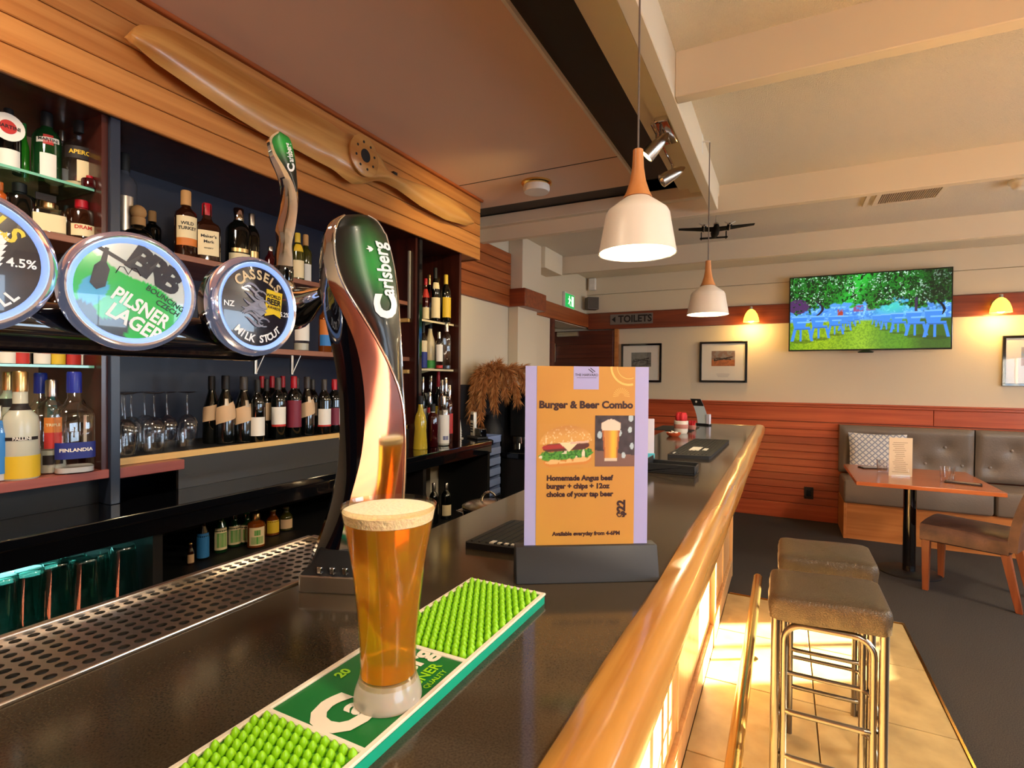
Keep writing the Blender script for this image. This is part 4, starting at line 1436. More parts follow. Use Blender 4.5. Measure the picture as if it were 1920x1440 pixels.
GL = {
    'dark': mat('dark_bottle_glass', '#0a0c0a', 0.06, coat=0.8), 'green': mat('green_bottle_glass', '#123a1a', 0.07, coat=0.8), 'bgreen': mat('bright_green_glass', '#2f8f1f', 0.1, coat=0.6),
    'brown': mat('brown_bottle_glass', '#2a1208', 0.07, coat=0.8), 'amber': mat('amber_spirit', '#7a3a0c', 0.08, coat=0.8), 'red': mat('dark_red_spirit', '#3a070b', 0.08, coat=0.8),
    'clear': M_clear, 'smoke': mat('smoky_bottle', '#4c4d55', 0.2, coat=0.5), 'frost': mat('frosted_bottle', '#c5c4b0', 0.35, coat=0.3), 'yellow': mat('yellow_liqueur', '#c9ab2c', 0.2, coat=0.6),
    'blue': mat('blue_bottle', '#1d3f9a', 0.2, coat=0.5), 'cream': mat('cream_bottle', '#d6c49a', 0.3, coat=0.4), 'white': mat('white_bottle', '#d9d9d6', 0.3, coat=0.3), 'orange': mat('orange_bottle', '#b9541c', 0.2, coat=0.5),
    'olive': mat('olive_glass', '#3d3a10', 0.1, coat=0.7),
}
CP = {
    'black': M_blackm, 'gold': mat('gold_cap', (0.72, 0.50, 0.22, 1), 0.3, 1.0), 'silver': M_satin, 'red': mat('red_wax', '#b01525', 0.35), 'blue': mat('blue_cap', '#22319a', 0.35),
    'cork': mat('cork', '#c09058', 0.7), 'yellow': mat('yellow_cap', '#d9b63a', 0.4), 'white': M_paper, 'chrome': M_chrome, 'foil': mat('dark_foil', '#3b3532', 0.4), 'green': mat('green_cap', '#1e6a2a', 0.4), 'orange': mat('orange_cap', '#c55c22', 0.4),
}
LB = {
    'cream': M_cream, 'white': M_paper, 'yellow': mat('yellow_label', '#e0b92c', 0.5), 'red': mat('red_label', '#c4322a', 0.5), 'blue': mat('blue_label', '#23307e', 0.5), 'teal': mat('teal_label', '#36b6c0', 0.5),
    'black': M_ink, 'burg': mat('burgundy_label', '#7d2236', 0.5), 'green': mat('green_label', '#3f9a3a', 0.5), 'orange': mat('orange_label', '#d2772c', 0.5), 'kraft': mat('kraft_label', '#d3b088', 0.6), 'sky': mat('sky_blue_label', '#2f7cc0', 0.5), 'gold': CP['gold'], 'silver': M_satin,
}


def bottle(name, label, px, ytop, X, z, wpx, sty, glass, cap_, labels=(), group=None, liquid=None, ypos=None, sq=2.0, cat='bottle', ref=None):
    p = at(px, ref or 700, 'x', X)
    D = depth(p)
    r = wpx / 2 * D / FPX
    H = at(px, ytop, 'x', X).z - z
    pr, rc, zc = STY[sty]
    b = thing(name, label, cat, (X, p.y, z), 0, group)
    a0 = math.atan2(-p.y, -X) * 0.75
    rz = Matrix.Rotation(a0 + (PI / 4 if False else 0), 3, 'Z')
    prof = [(q * r, t * H) for q, t in pr]
    seg = 20 if wpx > 18 else 14
    MB().lathe(prof, (0, 0, 0), seg if sq == 2.0 else 28, sq, axis=rz if sq != 2.0 else None).build('body', GL[glass], b, smooth=45)
    if liquid:
        c_, lv = liquid
        lp = [(0.01, 0.012 * H)] + [(q * r * .93, max(0.012, t) * H) for q, t in pr if t < lv] + [(float(np.interp(lv, [t for _, t in pr], [q for q, _ in pr])) * r * .93, lv * H), (0.001, lv * H)]
        MB().lathe(lp, (0, 0, 0), 16, sq, axis=rz if sq != 2.0 else None).build('liquid', GL[c_], b, smooth=45)
    MB().lathe([(rc * r * .98, zc * H), (rc * r, (zc + .01) * H), (rc * r * .98, .985 * H), (rc * r * .85, H)], (0, 0, 0), 14).build('cap', CP[cap_], b, smooth=45)
    for lb in labels:
        z0, z1, half, lm2 = lb[:4]
        off = lb[4] if len(lb) > 4 else 0.0
        tilt = lb[5] if len(lb) > 5 else 0.0
        txt = lb[6] if len(lb) > 6 else ()
        rl = r * (1.03 if sq == 2.0 else 1.0)
        zs = [q[1] for q in pr]
        rs = [q[0] for q in pr]
        n_ = 2 * int(half * 9) + 7
        rows_ = []
        for t in np.linspace(0, 1, 5):
            rw = []
            for j in range(n_):
                a = off + half * (2 * j / (n_ - 1) - 1)
                zz_ = (z0 + (z1 - z0) * t + tilt * (j / (n_ - 1) - .5)) * H
                rr3 = float(np.interp(zz_ / H, zs, rs)) * r + 0.0009
                if sq != 2.0:
                    ca_, sa_ = math.cos(a), math.sin(a)
                    rr3 = rr3 / ((abs(ca_) ** sq + abs(sa_) ** sq) ** (1 / sq)) + 0.0003
                rw.append((rr3 * math.cos(a + a0), rr3 * math.sin(a + a0), zz_))
            rows_.append(rw)
        lo_ = MB().grid(rows_).build('paper_label', LB[lm2], b, smooth=60, recalc=False)
        for (s_, tz_, size, bold, tm) in txt:
            def fn_(x, y, off=off, tz_=tz_):
                a = off + x / r
                zz_ = tz_ * H + y
                rr3 = float(np.interp(zz_ / H, zs, rs)) * r + 0.0017
                if sq != 2.0:
                    ca_, sa_ = math.cos(a), math.sin(a)
                    rr3 = rr3 / ((abs(ca_) ** sq + abs(sa_) ** sq) ** (1 / sq)) + 0.0004
                return (rr3 * math.cos(a + a0), rr3 * math.sin(a + a0), zz_)
            MB().text(s_, size, fn_, bold).build('lettering', LB[tm], lo_, smooth=0, recalc=False)
    return b


# left bay, upper glass shelf
G = 'bottles on the upper left glass shelf'
t_ = bottle('vermouth_bottle', 'dark vermouth bottle with round white disc, upper left glass shelf', 17, 205, -2.09, 2.049, 36, 'wine', 'dark', 'black', [(.05, .36, .9, 'white')], G)
p = at(15, 238, 'x', -2.04)
d_ = MB().lathe([(0.001, -.001), (.040, -.001), (.040, .001), (.001, .001)], (0, 0, 0), 28, axis=Matrix(((0, 0, 1), (1, 0, 0), (0, 1, 0)))).build('hang_disc', M_paper, t_)
d_.location = p - Vector(t_.location)
q = MB().lathe([(0.001, 0), (.020, 0), (.020, .0008), (.001, .0008)], (0.0012, 0, 0), 24, axis=Matrix(((0, 0, 1), (1, 0, 0), (0, 1, 0))))
q.build('red_dot', LB['red'], d_)
MB().text('MARTINI', 0.0145, flat((0.0026, 0, 0), (0, 1, 0), (0, 0, 1)), 0.03).build('lettering', M_ink, d_, smooth=0, recalc=False)
bottle('green_bottle', 'slim bright green bottle between the vermouth bottles', 46, 232, -2.12, 2.049, 15, 'slim', 'bgreen', 'green', [], G)
bottle('vermouth_bottle', 'green vermouth bottle with white neck label and red oval', 88, 212, -2.09, 2.049, 44, 'wine', 'green', 'black',
       [(.08, .40, .55, 'white'), (.55, .62, .8, 'white', 0, .03, (('MARTINI', .585, .0125, .03, 'black'),)), (.52, .655, .34, 'red', 0, 0)], G)
bottle('gin_bottle', 'clear narrow bottle behind the orange aperitif bottle', 117, 245, -2.16, 2.049, 20, 'slim', 'clear', 'silver', [(.1, .4, .8, 'white')], G)
bottle('aperitif_bottle', 'clear aperitif bottle with dark band and yellow lettering', 150, 222, -2.07, 2.049, 54, 'square', 'clear', 'black',
       [(.40, .56, 1.0, 'black', 0, 0, (('APEROL', .48, .0185, .03, 'yellow'),)), (.10, .38, .42, 'cream', 0.15)], G, liquid=('cream', .10))
bottle('red_cap_jar', 'small bottle with wide red base at shelf corner near post', 168, 330, -2.0, 2.049, 26, 'squat', 'red', 'red', [], G)
# left bay, lower timber shelf
G = 'bottles on the upper left timber shelf'
bottle('orange_bottle', 'orange bottle cut by the frame edge on the timber shelf', 2, 342, -2.06, 1.885, 18, 'tall', 'orange', 'orange', [], G)
bottle('black_bottle', 'broad plain black bottle beneath the glass shelf', 37, 344, -2.07, 1.885, 52, 'squat', 'dark', 'black', [], G, sq=2.0)
bottle('tequila_bottle', 'squat clear tequila bottle with cream label and gold collar', 90, 378, -2.06, 1.885, 56, 'squat', 'clear', 'gold', [(.05, .55, .75, 'cream'), ], G, liquid=('cream', .5), sq=4.0)
o = MB().box(-0.002, -0.026, 0, 0.002, 0.026, 0.022).build('card_sign', M_ink, None, bevel=.001)
o.location = (-2.035, at(86, 378, 'x', -2.035).y, at(86, 377, 'x', -2.035).z)
bpy.context.view_layer.update()
tag(o, 'small dark header card above the squat tequila bottle', 'card')
bottle('liqueur_bottle', 'pale boxed bottle just behind the squat tequila', 102, 385, -2.2, 1.885, 28, 'tall', 'cream', 'cork', [], G)
bottle('liqueur_bottle', 'small dark stubby bottle between tequila and red-capped liqueur', 125, 386, -2.06, 1.885, 22, 'squat', 'brown', 'black', [], G)
bottle('liqueur_bottle', 'dark broad-shouldered liqueur bottle with red cap and cream label', 153, 376, -2.03, 1.885, 50, 'squat', 'brown', 'red', [(.05, .34, .75, 'cream', 0, 0, (('DRAM', .26, .016, .03, 'red'),))], G)
# left bay, second glass shelf: mostly hidden behind the badges
G = 'bottles behind the round badges'
for px, c_, lb, nm in ((12, 'dark', 'white', 'dark bottle with white label'), (38, 'red', 'red', 'red bottle with red label'), (78, 'dark', 'white', 'tall black bottle with pale label'), (106, 'brown', 'yellow', 'brown bottle with yellow label'), (135, 'red', 'red', 'crimson bottle with red label'), (160, 'brown', 'white', 'brown bottle with white label')):
    bottle('spirit_bottle', nm + ' on the second glass shelf behind the badges', px, 520, -2.08, 1.480, 30, 'tall', c_, 'black', [(.01, .35, .9, lb)], G)
# left bay, rosewood floor
G = 'bottles on the rosewood shelf'
Zf = 1.146
bottle('spirit_bottle', 'blue-labelled bottle cut by the left frame edge', -3, 760, -1.985, Zf, 24, 'tall', 'clear', 'silver', [(.1, .8, 1.3, 'sky')], G, liquid=('white', .5))
bottle('limoncello_bottle', 'tall gold-capped frosted bottle behind the lemon liqueur', 14, 697, -2.10, Zf, 34, 'tall', 'frost', 'gold', [(.66, .74, 1.2, 'black')], G)
STY['lemon'] = ([(0.95, 0), (1, .012), (1, .50), (.9, .58), (.55, .64), (.40, .68), (.38, .985), (.01, .986)], .42, .81)
bottle('limoncello_bottle', 'frosted lemon liqueur bottle with yellow lower half and gold cap', 38, 696, -1.985, Zf, 56, 'lemon', 'frost', 'gold',
       [(.015, .22, 3.14, 'yellow'), (.365, .395, .95, 'black', 0, 0, (('PALLINI', .38, .0120, .03, 'white'),)), (.64, .70, 3.1, 'black')], G)
bottle('vodka_bottle', 'clear faceted vodka bottle with blue cap beside the lemon liqueur', 76, 699, -2.09, Zf, 54, 'square', 'clear', 'blue', [(.15, .22, .9, 'black')], G, liquid=('frost', .12), sq=3.0)
bottle('orange_liqueur_bottle', 'clear bottle with orange-red label and ribbed silver cap', 97, 712, -2.02, Zf, 44, 'tall', 'clear', 'silver',
       [(.27, .44, .6, 'red'), (.44, .60, .6, 'orange', 0, 0, (('TRIPLE', .52, .0115, .03, 'cream'),)), (.10, .20, .7, 'black')], G, liquid=('frost', .25))
bottle('vodka_bottle', 'clear vodka bottle with dark blue label and blue cap', 139, 697, -1.975, Zf, 62, 'square', 'clear', 'blue',
       [(.15, .31, 1.0, 'blue', 0, 0, (('FINLANDIA', .235, .0145, .03, 'white'),)), ], G, liquid=('white', .06), sq=3.2)
bottle('whisky_bottle', 'dark whisky bottle with white label and red bird beside post', 168, 698, -2.06, Zf, 36, 'whisky', 'brown', 'black', [(.22, .55, .8, 'white', .2), (.26, .36, .14, 'red', .5)], G)
bottle('gin_bottle', 'teal-labelled bottle standing at the back of the left bay', 110, 700, -2.26, Zf, 40, 'whisky', 'frost', 'black', [(.5, .62, 1.0, 'teal'), (.63, .95, 1.3, 'teal')], G)
# middle bay, upper shelf
G = 'bottles on the upper middle shelf'
Zu = 1.901
bottle('tall_grey_bottle', 'tall smoky grey bottle right beside the divider post', 233, 288, -2.16, Zu, 40, 'tall', 'smoke', 'black', [(.2, .55, .6, 'silver')], G)
t_ = bottle('round_decanter', 'round dark bottle with a wooden ball stopper', 259, 408, -2.10, Zu, 56, 'round', 'dark', 'cork', [], G)
pp = at(273, 398, 'x', -2.05)
t_2 = bottle('round_decanter', 'pear shaped dark bottle behind the ball-stoppered one', 285, 396, -2.20, Zu, 30, 'whisky', 'dark', 'cork', [], G)
MB().ball((0, 0, 0), 0.026, 16).build('ball_stopper', CP['cork'], t_, smooth=80, loc=Vector((0, 0, at(259, 398, 'x', -2.10).z - Zu)))
bottle('bourbon_bottle', 'dark bourbon bottle with tall cork and cream label, orange foot', 348, 358, -2.06, Zu, 38, 'whisky', 'brown', 'cork',
       [(.17, .28, 1.0, 'orange'), (.28, .60, 1.0, 'cream', 0, 0, (('WILD', .49, .017, .03, 'black'), ('TURKEY', .42, .017, .03, 'black')))], G)
bottle('bourbon_bottle', 'square bourbon bottle with dripping red wax cap and cream label', 387, 382, -2.045, Zu, 44, 'square', 'brown', 'red',
       [(.08, .50, .72, 'cream', 0, 0, (("Maker's", .40, .016, .02, 'black'), ('Mark', .31, .016, .02, 'black'), ('WHISKY', .2, .008, .02, 'black')))], G, sq=3.5)
bottle('liqueur_bottle', 'dark bottle with silver stopper and cream label behind stout badge', 446, 391, -2.07, Zu, 44, 'wine', 'dark', 'chrome', [(.03, .24, .9, 'cream'), (.26, .32, .7, 'gold')], G)
bottle('liqueur_bottle', 'slim dark bottle with silver cap and gold label', 471, 401, -2.10, Zu, 28, 'wine', 'dark', 'silver', [(.1, .36, .8, 'gold')], G)
bottle('liqueur_bottle', 'small dark bottle left of the chrome tap handle', 506, 462, -2.07, Zu, 20, 'slim', 'red', 'silver', [], G)
bottle('whisky_bottle', 'whisky bottle with yellow cap, right of the tap handle', 557, 437, -2.06, Zu, 25, 'wine', 'olive', 'yellow', [(.06, .42, .9, 'cream'), (.60, .76, .7, 'yellow')], G)
bottle('whisky_bottle', 'whisky bottle with pale cap beside the tower head', 572, 440, -2.10, Zu, 22, 'whisky', 'olive', 'cork', [(.05, .40, .9, 'white')], G)
# middle bay, middle shelf
G = 'bottles on the middle shelf'
bottle('pale_bottle', 'pale labelled bottle below the chrome faucet', 565, 540, -2.06, 1.573, 28, 'tall', 'clear', 'black', [(.16, .72, 1.1, 'white')], G, liquid=('frost', .12))
bottle('whisky_bottle', 'amber whisky bottle with blue and orange label left of tower', 609, 560, -2.06, 1.573, 24, 'whisky', 'amber', 'black', [(.12, .32, 1.0, 'sky'), (.32, .6, 1.0, 'orange')], G)
bottle('whisky_bottle', 'dark bottle in the gap between two round badges', 385, 530, -2.06, 1.573, 26, 'whisky', 'brown', 'black', [(.2, .5, 1.0, 'kraft')], G)
# wine shelf
G = 'wine bottles on the middle bay wine shelf'
WZ = 1.1685
wines = [  # px, ytop, X, w, style, cap, labels, label text
    (491, 705, -2.24, 22, 'wine', 'red', [(.3, .55, 1, 'kraft')], 'red-foil bottle at the back, first from the left'),
    (510, 705, -2.24, 22, 'wine', 'red', [(.3, .55, 1, 'burg')], 'red-foil bottle at the back, second from the left'),
    (530, 705, -2.24, 22, 'wine', 'red', [(.3, .55, 1, 'burg')], 'red-foil bottle at the back, third from the left'),
    (557, 708, -2.22, 22, 'wine', 'foil', [(.3, .55, 1, 'white')], 'dark-foil bottle at the back beside the burgundy label'),
    (586, 711, -2.20, 23, 'wine', 'foil', [(.3, .55, 1, 'kraft')], 'dark bottle at the back beside the medallion label'),
    (397, 705, -2.14, 30, 'burg', 'black', [(.34, .56, 1.1, 'kraft', -.3, .05)], 'leftmost bottle with tilted kraft label'),
    (423, 704, -2.08, 34, 'burg', 'black', [(.33, .58, 1.25, 'kraft', 0, .10), (.56, .66, .24, 'silver')], 'bottle with tilted kraft label and medallion, second from the left'),
    (457, 706, -2.06, 34, 'burg', 'foil', [(.31, .56, 1.25, 'kraft', 0, .10), (.54, .64, .24, 'silver', .3)], 'bottle with kraft label and medallion beside the short white-labelled one'),
    (500, 711, -2.12, 22, 'wine', 'foil', [(.3, .6, .5, 'kraft', .2)], 'bottle with a narrow kraft label in the middle row'),
    (483, 712, -2.02, 25, 'wine', 'black', [(.10, .40, 1.2, 'white')], 'front bottle with low white label'),
    (522, 708, -2.05, 26, 'wine', 'foil', [(.20, .235, 1.2, 'red'), (.235, .52, 1.2, 'white')], 'bottle with white label edged red'),
    (551, 705, -2.05, 27, 'wine', 'red', [(.16, .60, 1.2, 'burg')], 'red-foil bottle with burgundy label'),
    (576, 706, -2.06, 28, 'burg', 'foil', [(.33, .58, 1.25, 'kraft', 0, .10), (.56, .66, .24, 'silver', .2)], 'rightmost bottle with kraft label and medallion'),
    (608, 711, -2.03, 25, 'wine', 'foil', [(.14, .17, 1.2, 'red'), (.17, .46, 1.1, 'white')], 'bottle with white label nearest the tower'),
    (627, 711, -2.05, 25, 'wine', 'red', [(.14, .46, 1.2, 'burg'), (.46, .48, 1.2, 'black')], 'red-foil bottle half hidden by the tower edge')]
for px, yt, X, w_, st, cp_, lb, tx in wines:
    bottle('wine_bottle', 'wine ' + tx, px, yt, X, WZ, w_, st, 'dark', cp_, lb, G)

# upturned stem glasses
def goblet(px, X, label):
    p = at(px, 800, 'x', X)
    b = thing('wine_glass', label, 'wine glass', (X, p.y, WZ), 0, 'upturned wine glasses')
    MB().lathe([(0.030, 0.0), (0.034, 0.03), (0.0375, 0.07), (0.036, 0.095), (0.028, 0.115), (0.014, 0.126), (0.004, 0.130)], (0, 0, 0), 28, cap=False).build('bowl', M_clear, b, smooth=70, recalc=True)
    MB().lathe([(0.004, 0.129), (0.0032, 0.15), (0.0032, 0.205), (0.006, 0.213)], (0, 0, 0), 10).build('stem', M_clear, b, smooth=70)
    MB().lathe([(0.006, 0.2125), (0.030, 0.216), (0.0325, 0.2175), (0.030, 0.219), (0.002, 0.2195)], (0, 0, 0), 28).build('foot', M_grim, b, smooth=50)
    return b


for px, X, tx in ((351, -2.10, 'nearest the wine bottles'), (313, -2.13, 'second from the wine bottles'), (289, -2.06, 'third from the wine bottles, near the front'),
                  (271, -2.20, 'fourth, at the back of the shelf'), (246, -2.14, 'fifth from the wine bottles'), (234, -2.04, 'beside the divider post at the front'), (229, -2.22, 'at the back beside the divider post')):
    goblet(px, X, 'upturned clear wine glass ' + tx)

# right bay
G = 'bottles on the right bay top shelf'
Z3 = 1.809
bottle('liqueur_bottle', 'red-ribboned liqueur bottle on the top right shelf', 797, 522, -2.04, Z3, 15, 'slim', 'red', 'red', [(.05, .32, 1, 'cream'), (.55, .75, 1, 'red')], G)
bottle('liqueur_bottle', 'dark bottle behind the ribboned one, top right shelf', 804, 515, -2.14, Z3, 14, 'wine', 'dark', 'gold', [], G)
bottle('liqueur_bottle', 'tall dark bottle with long cream label, top right shelf', 815, 502, -1.99, Z3, 19, 'wine', 'dark', 'black', [(.06, .44, 1, 'cream'), (.60, .72, .7, 'cream')], G)
bottle('liqueur_bottle', 'dark bottle with bright yellow label, top right shelf', 835, 515, -1.965, Z3, 19, 'wine', 'dark', 'yellow', [(.10, .52, 1, 'yellow', .1)], G)
G = 'bottles on the right bay second shelf'
Z4 = 1.507
bottle('gin_bottle', 'bottle with cream and blue label on the second right shelf', 793, 604, -2.04, Z4, 15, 'whisky', 'clear', 'black', [(.02, .36, 1.3, 'blue'), (.36, .6, 1.2, 'cream')], G)
bottle('liqueur_bottle', 'cream bottle with green foot on the second right shelf', 806, 602, -2.05, Z4, 18, 'slim', 'cream', 'black', [(.02, .18, 1.3, 'green')], G)
bottle('liqueur_bottle', 'small bottle with yellow neck at the back of second right shelf', 815, 596, -2.16, Z4, 13, 'slim', 'yellow', 'yellow', [], G)
bottle('spirit_bottle', 'clear bottle with white label on the second right shelf', 823, 622, -1.98, Z4, 14, 'tall', 'clear', 'silver', [(.2, .65, 1, 'white'), (.02, .1, 1, 'red')], G)
bottle('spirit_bottle', 'tall clear bottle at the end of the second right shelf', 837, 606, -1.962, Z4, 17, 'tall', 'clear', 'silver', [], G, liquid=('smoke', .08))
G = 'pouring bottles on the back bar worktop'
W0 = 1.031
cl = [(793, 706, -2.16, 'dark', 'chrome', 'white', 'dark bottle at the far left back'), (800, 700, -2.20, 'clear', 'blue', 'white', 'clear bottle with blue cap'), (808, 704, -2.12, 'dark', 'chrome', 'kraft', 'dark bottle with kraft label'),
      (815, 702, -2.14, 'clear', 'chrome', 'sky', 'clear bottle with sky blue label'), (822, 697, -2.07, 'dark', 'red', 'yellow', 'dark bottle with red spout'), (829, 712, -2.03, 'amber', 'chrome', 'cream', 'amber bottle with cream label'),
      (836, 708, -1.975, 'dark', 'chrome', 'white', 'dark bottle with white label'), (843, 722, -1.955, 'red', 'chrome', 'red', 'red bottle at the right end'), (806, 735, -2.02, 'clear', 'chrome', 'red', 'clear bottle with red neck label')]
for px, yt, X, gl_, cp_, lb, tx in cl:
    bottle('pouring_bottle', tx + ' among the pouring bottles', px, yt, X, W0, 14, 'whisky', gl_, cp_, [(.15, .5, 1, lb), ] if gl_ != 'clear' else [(.15, .5, 1, lb), (.60, .70, 1, lb)], G)
bottle('cone_bottle', 'tall waisted yellow liqueur bottle at the front of the worktop', 789, 742, -1.90, W0, 27, 'cone', 'yellow', 'black', [], G)
bottle('pouring_bottle', 'dark red bottle beside the yellow waisted bottle', 812, 757, -1.90, W0, 22, 'tall', 'red', 'black', [(.80, .9, 1, 'white')], G)
bottle('gin_bottle', 'clear bottle with large white printed label at the worktop front', 832, 742, -1.88, W0, 23, 'tall', 'clear', 'silver', [(.05, .62, 1.0, 'white'), (.12, .20, .5, 'blue', .2)], G, liquid=('frost', .3))

# under the worktop
G = 'bottles in the underbar cabinet'
ZS = 0.758
bottle('beer_bottle', 'small bottle with copper label at the left of the lit shelf', 358, 1018, -1.93, ZS - .05 + .05, 12, 'beer', 'brown', 'gold', [(.1, .5, 1, 'kraft')], G)
bottle('beer_bottle', 'dark bottle with plain blue label in the underbar cabinet', 381, 968, -1.95, ZS, 21, 'beer', 'dark', 'silver', [(.05, .62, 1.3, 'sky')], G)
for px, X, tx in ((414, -1.97, 'first green-labelled bottle right of the blue one'), (440, -1.99, 'second green-labelled bottle right of the blue one'), (463, -1.98, 'third green-labelled bottle right of the blue one')):
    bottle('beer_bottle', tx, px, 960, X, ZS, 23, 'beer', 'green', 'green', [(.08, .62, 1.1, 'cream'), (.14, .5, .8, 'green', .1)], G)
bottle('cider_bottle', 'amber cider bottle with yellow-green label at the shelf front', 481, 962, -1.91, ZS, 32, 'squat', 'amber', 'gold', [(.08, .62, .9, 'cream'), (.12, .34, .7, 'green'), (.38, .54, .35, 'green')], G)
bottle('cider_bottle', 'dim amber bottle with yellow label further along the shelf', 512, 955, -1.99, ZS, 24, 'beer', 'amber', 'gold', [(.1, .6, 1, 'yellow'), ], G)
bottle('cider_bottle', 'dim olive bottle at the end of the lit shelf', 537, 950, -2.0, ZS, 24, 'beer', 'olive', 'gold', [(.1, .5, 1, 'kraft')], G)
for px, tx in ((260, 'green-labelled dark bottle behind the front tumbler'), (281, 'green-labelled dark bottle beside the cabinet divider')):
    bottle('wine_bottle', tx, px, 985, -2.0, 0.736, 24, 'wine', 'dark', 'black', [(.40, .56, 1.2, 'green')], G)
bottle('small_jar', 'low clear jar with steel lid by the cabinet divider', 278, 1078, -1.85, 0.736, 22, 'squat', 'clear', 'silver', [], G)
ZD = 0.551
bottle('sauce_bottle', 'red sauce bottle seen beneath the worktop', 796, 905, -1.90, ZD, 20, 'slim', 'red', 'red', [(.1, .5, 1, 'kraft')], 'bottles in the underbar store')
bottle('wine_bottle', 'dark wine bottle beside the red sauce bottle', 815, 905, -1.92, ZD, 18, 'wine', 'dark', 'silver', [], 'bottles in the underbar store')
bottle('wine_bottle', 'dark wine bottle with cream label beside the steel pot', 838, 905, -1.92, ZD, 20, 'wine', 'dark', 'silver', [(.1, .4, 1, 'cream')], 'bottles in the underbar store')
bottle('beer_bottle', 'pale striped carton-like bottle right behind the pint rim', 781, 930, -1.88, ZD, 10, 'tall', 'cream', 'cork', [], 'bottles in the underbar store')

# upturned tumblers in the glass rack
def tumbler(px, X, ytop, label):
    p = at(px, 1060, 'x', X)
    H = at(px, ytop, 'x', X).z - 0.736
    b = thing('tumbler', label, 'tumbler', (X, p.y, 0.736), 0, 'upturned tumblers in the lit rack')
    s_ = H / 0.16
    MB().lathe([(0.044, 0), (0.0435, 0.004), (0.034 * 1.0, H - 0.012), (0.032, H - 0.003), (0.030, H), (0.001, H)], (0, 0, 0), 26, cap=False).build('wall', M_teal, b, smooth=50)
    MB().lathe([(0.033, H - 0.016), (0.033, H - 0.006), (0.030, H - 0.004), (0.002, H - 0.005)], (0, 0, 0), 22).build('base', M_clear, b, smooth=50)
    return b


for i, (px, X, yt, tx) in enumerate(((231, -1.86, 1022, 'at the front, nearest the dark bottles'), (183, -1.93, 1035, 'second from the dark bottles'), (160, -1.86, 1045, 'third from the dark bottles, front row'), (135, -1.98, 1040, 'fourth, in the back row'),
                                    (105, -1.88, 1052, 'fifth, front row'), (80, -2.0, 1050, 'sixth, in the back row'), (55, -1.90, 1066, 'seventh, front row'), (28, -1.98, 1070, 'eighth, in the back row'), (5, -1.90, 1080, 'last, cut by the frame edge'), (205, -2.06, 1030, 'in the back row behind the front one'))):
    tumbler(px, X, yt, 'upturned teal-lit tumbler ' + tx)

# ------------------------------------------------------------------ propeller on the fascia
PX = -1.845
up_ = [(243, 62), (250, 52), (262, 46), (290, 48), (324, 57), (380, 86), (462, 139), (537, 184), (612, 225), (643, 248), (660, 251), (684, 262), (702, 280), (714, 302), (722, 319), (755, 334), (800, 349), (837, 367), (862, 384), (880, 402), (888, 416)]
dn_ = [(243, 68), (250, 82), (266, 96), (290, 117), (315, 134), (370, 172), (445, 222), (500, 255), (556, 281), (590, 300), (625, 318), (645, 335), (662, 346), (685, 345), (702, 339), (717, 341), (745, 355), (790, 388), (837, 413), (875, 423), (886, 420)]
prop = thing('wooden_propeller', 'long weathered wooden aircraft propeller mounted on the timber fascia', 'propeller', (PX, 2.0, 2.53))
ff, bb_ = [], []
n_ = len(up_)
U3 = [at(x, y, 'x', PX) for x, y in up_]
D3 = [at(x, y, 'x', PX) for x, y in dn_]


def resample(P, m):
    d = [0]
    for a, b in zip(P[:-1], P[1:]):
        d.append(d[-1] + 1)
    t = np.linspace(0, len(P) - 1, m)
    out = []
    for q in t:
        i = min(int(q), len(P) - 2)
        out.append(P[i].lerp(P[i + 1], q - i))
    return out


U3, D3 = resample(U3, 60), resample(D3, 60)
rows = []
hub = Vector((PX, 2.003, 2.533))
for u_, d_ in zip(U3, D3):
    ym = (u_.y + d_.y) / 2
    k = math.exp(-((ym - 2.0) / 0.16) ** 2)
    wdt = (u_ - d_).length
    th = 0.010 + 0.05 * k + 0.020 * min(1, wdt / 0.12)
    ring = []
    for j in range(9):
        t = j / 8
        p = u_.lerp(d_, t)
        ring.append((p.x + th * math.sin(PI * t) ** (0.8 if k < .4 else 0.35) * (0.6 + 0.6 * t * (1 - k)), p.y - 2.0, p.z - 2.53))
    for j in range(1, 8):
        t = 1 - j / 8
        p = u_.lerp(d_, t)
        ring.append((p.x - 0.010 - 0.022 * math.sin(PI * t) - 0.01 * k, p.y - 2.0, p.z - 2.53))
    rows.append([(x - PX, y, z) for x, y, z in ring])
MB().grid(rows, 0, True, True).build('blade', M_prop, prop, smooth=50)
AXX = Matrix(((0, 0, 1), (1, 0, 0), (0, 1, 0)))
hx = 0.062
hc_ = at(685, 292, 'x', PX + hx)
MB().lathe([(0.092, 0.0), (0.096, 0.014), (0.088, 0.0195), (0.001, 0.02)], (hx - 0.018, hc_.y - 2.0, hc_.z - 2.53), 40, axis=AXX).build('hub_plate', M_prop, prop)
MB().lathe([(0.031, 0.0), (0.031, 0.0215), (0.001, 0.0215)], (hx - 0.0185, hc_.y - 2.0, hc_.z - 2.53), 28, axis=AXX).build('bore', M_blackm, prop)
for k in range(8):
    a = 2 * PI * k / 8 + .2
    MB().lathe([(0.0062, 0.0), (0.0062, 0.0215), (0.001, 0.0215)], (hx - 0.0185, hc_.y - 2.0 + .062 * math.cos(a), hc_.z - 2.53 + .062 * math.sin(a)), 12, axis=AXX).build('bolt_hole', M_blackm, prop)
for y_, z_ in ((1.75, 2.53), (2.25, 2.53)):
    MB().box(-0.07, y_ - 2.0 - .015, -0.015, -0.012, y_ - 2.0 + .015, 0.015).build('mount', M_blackm, prop)

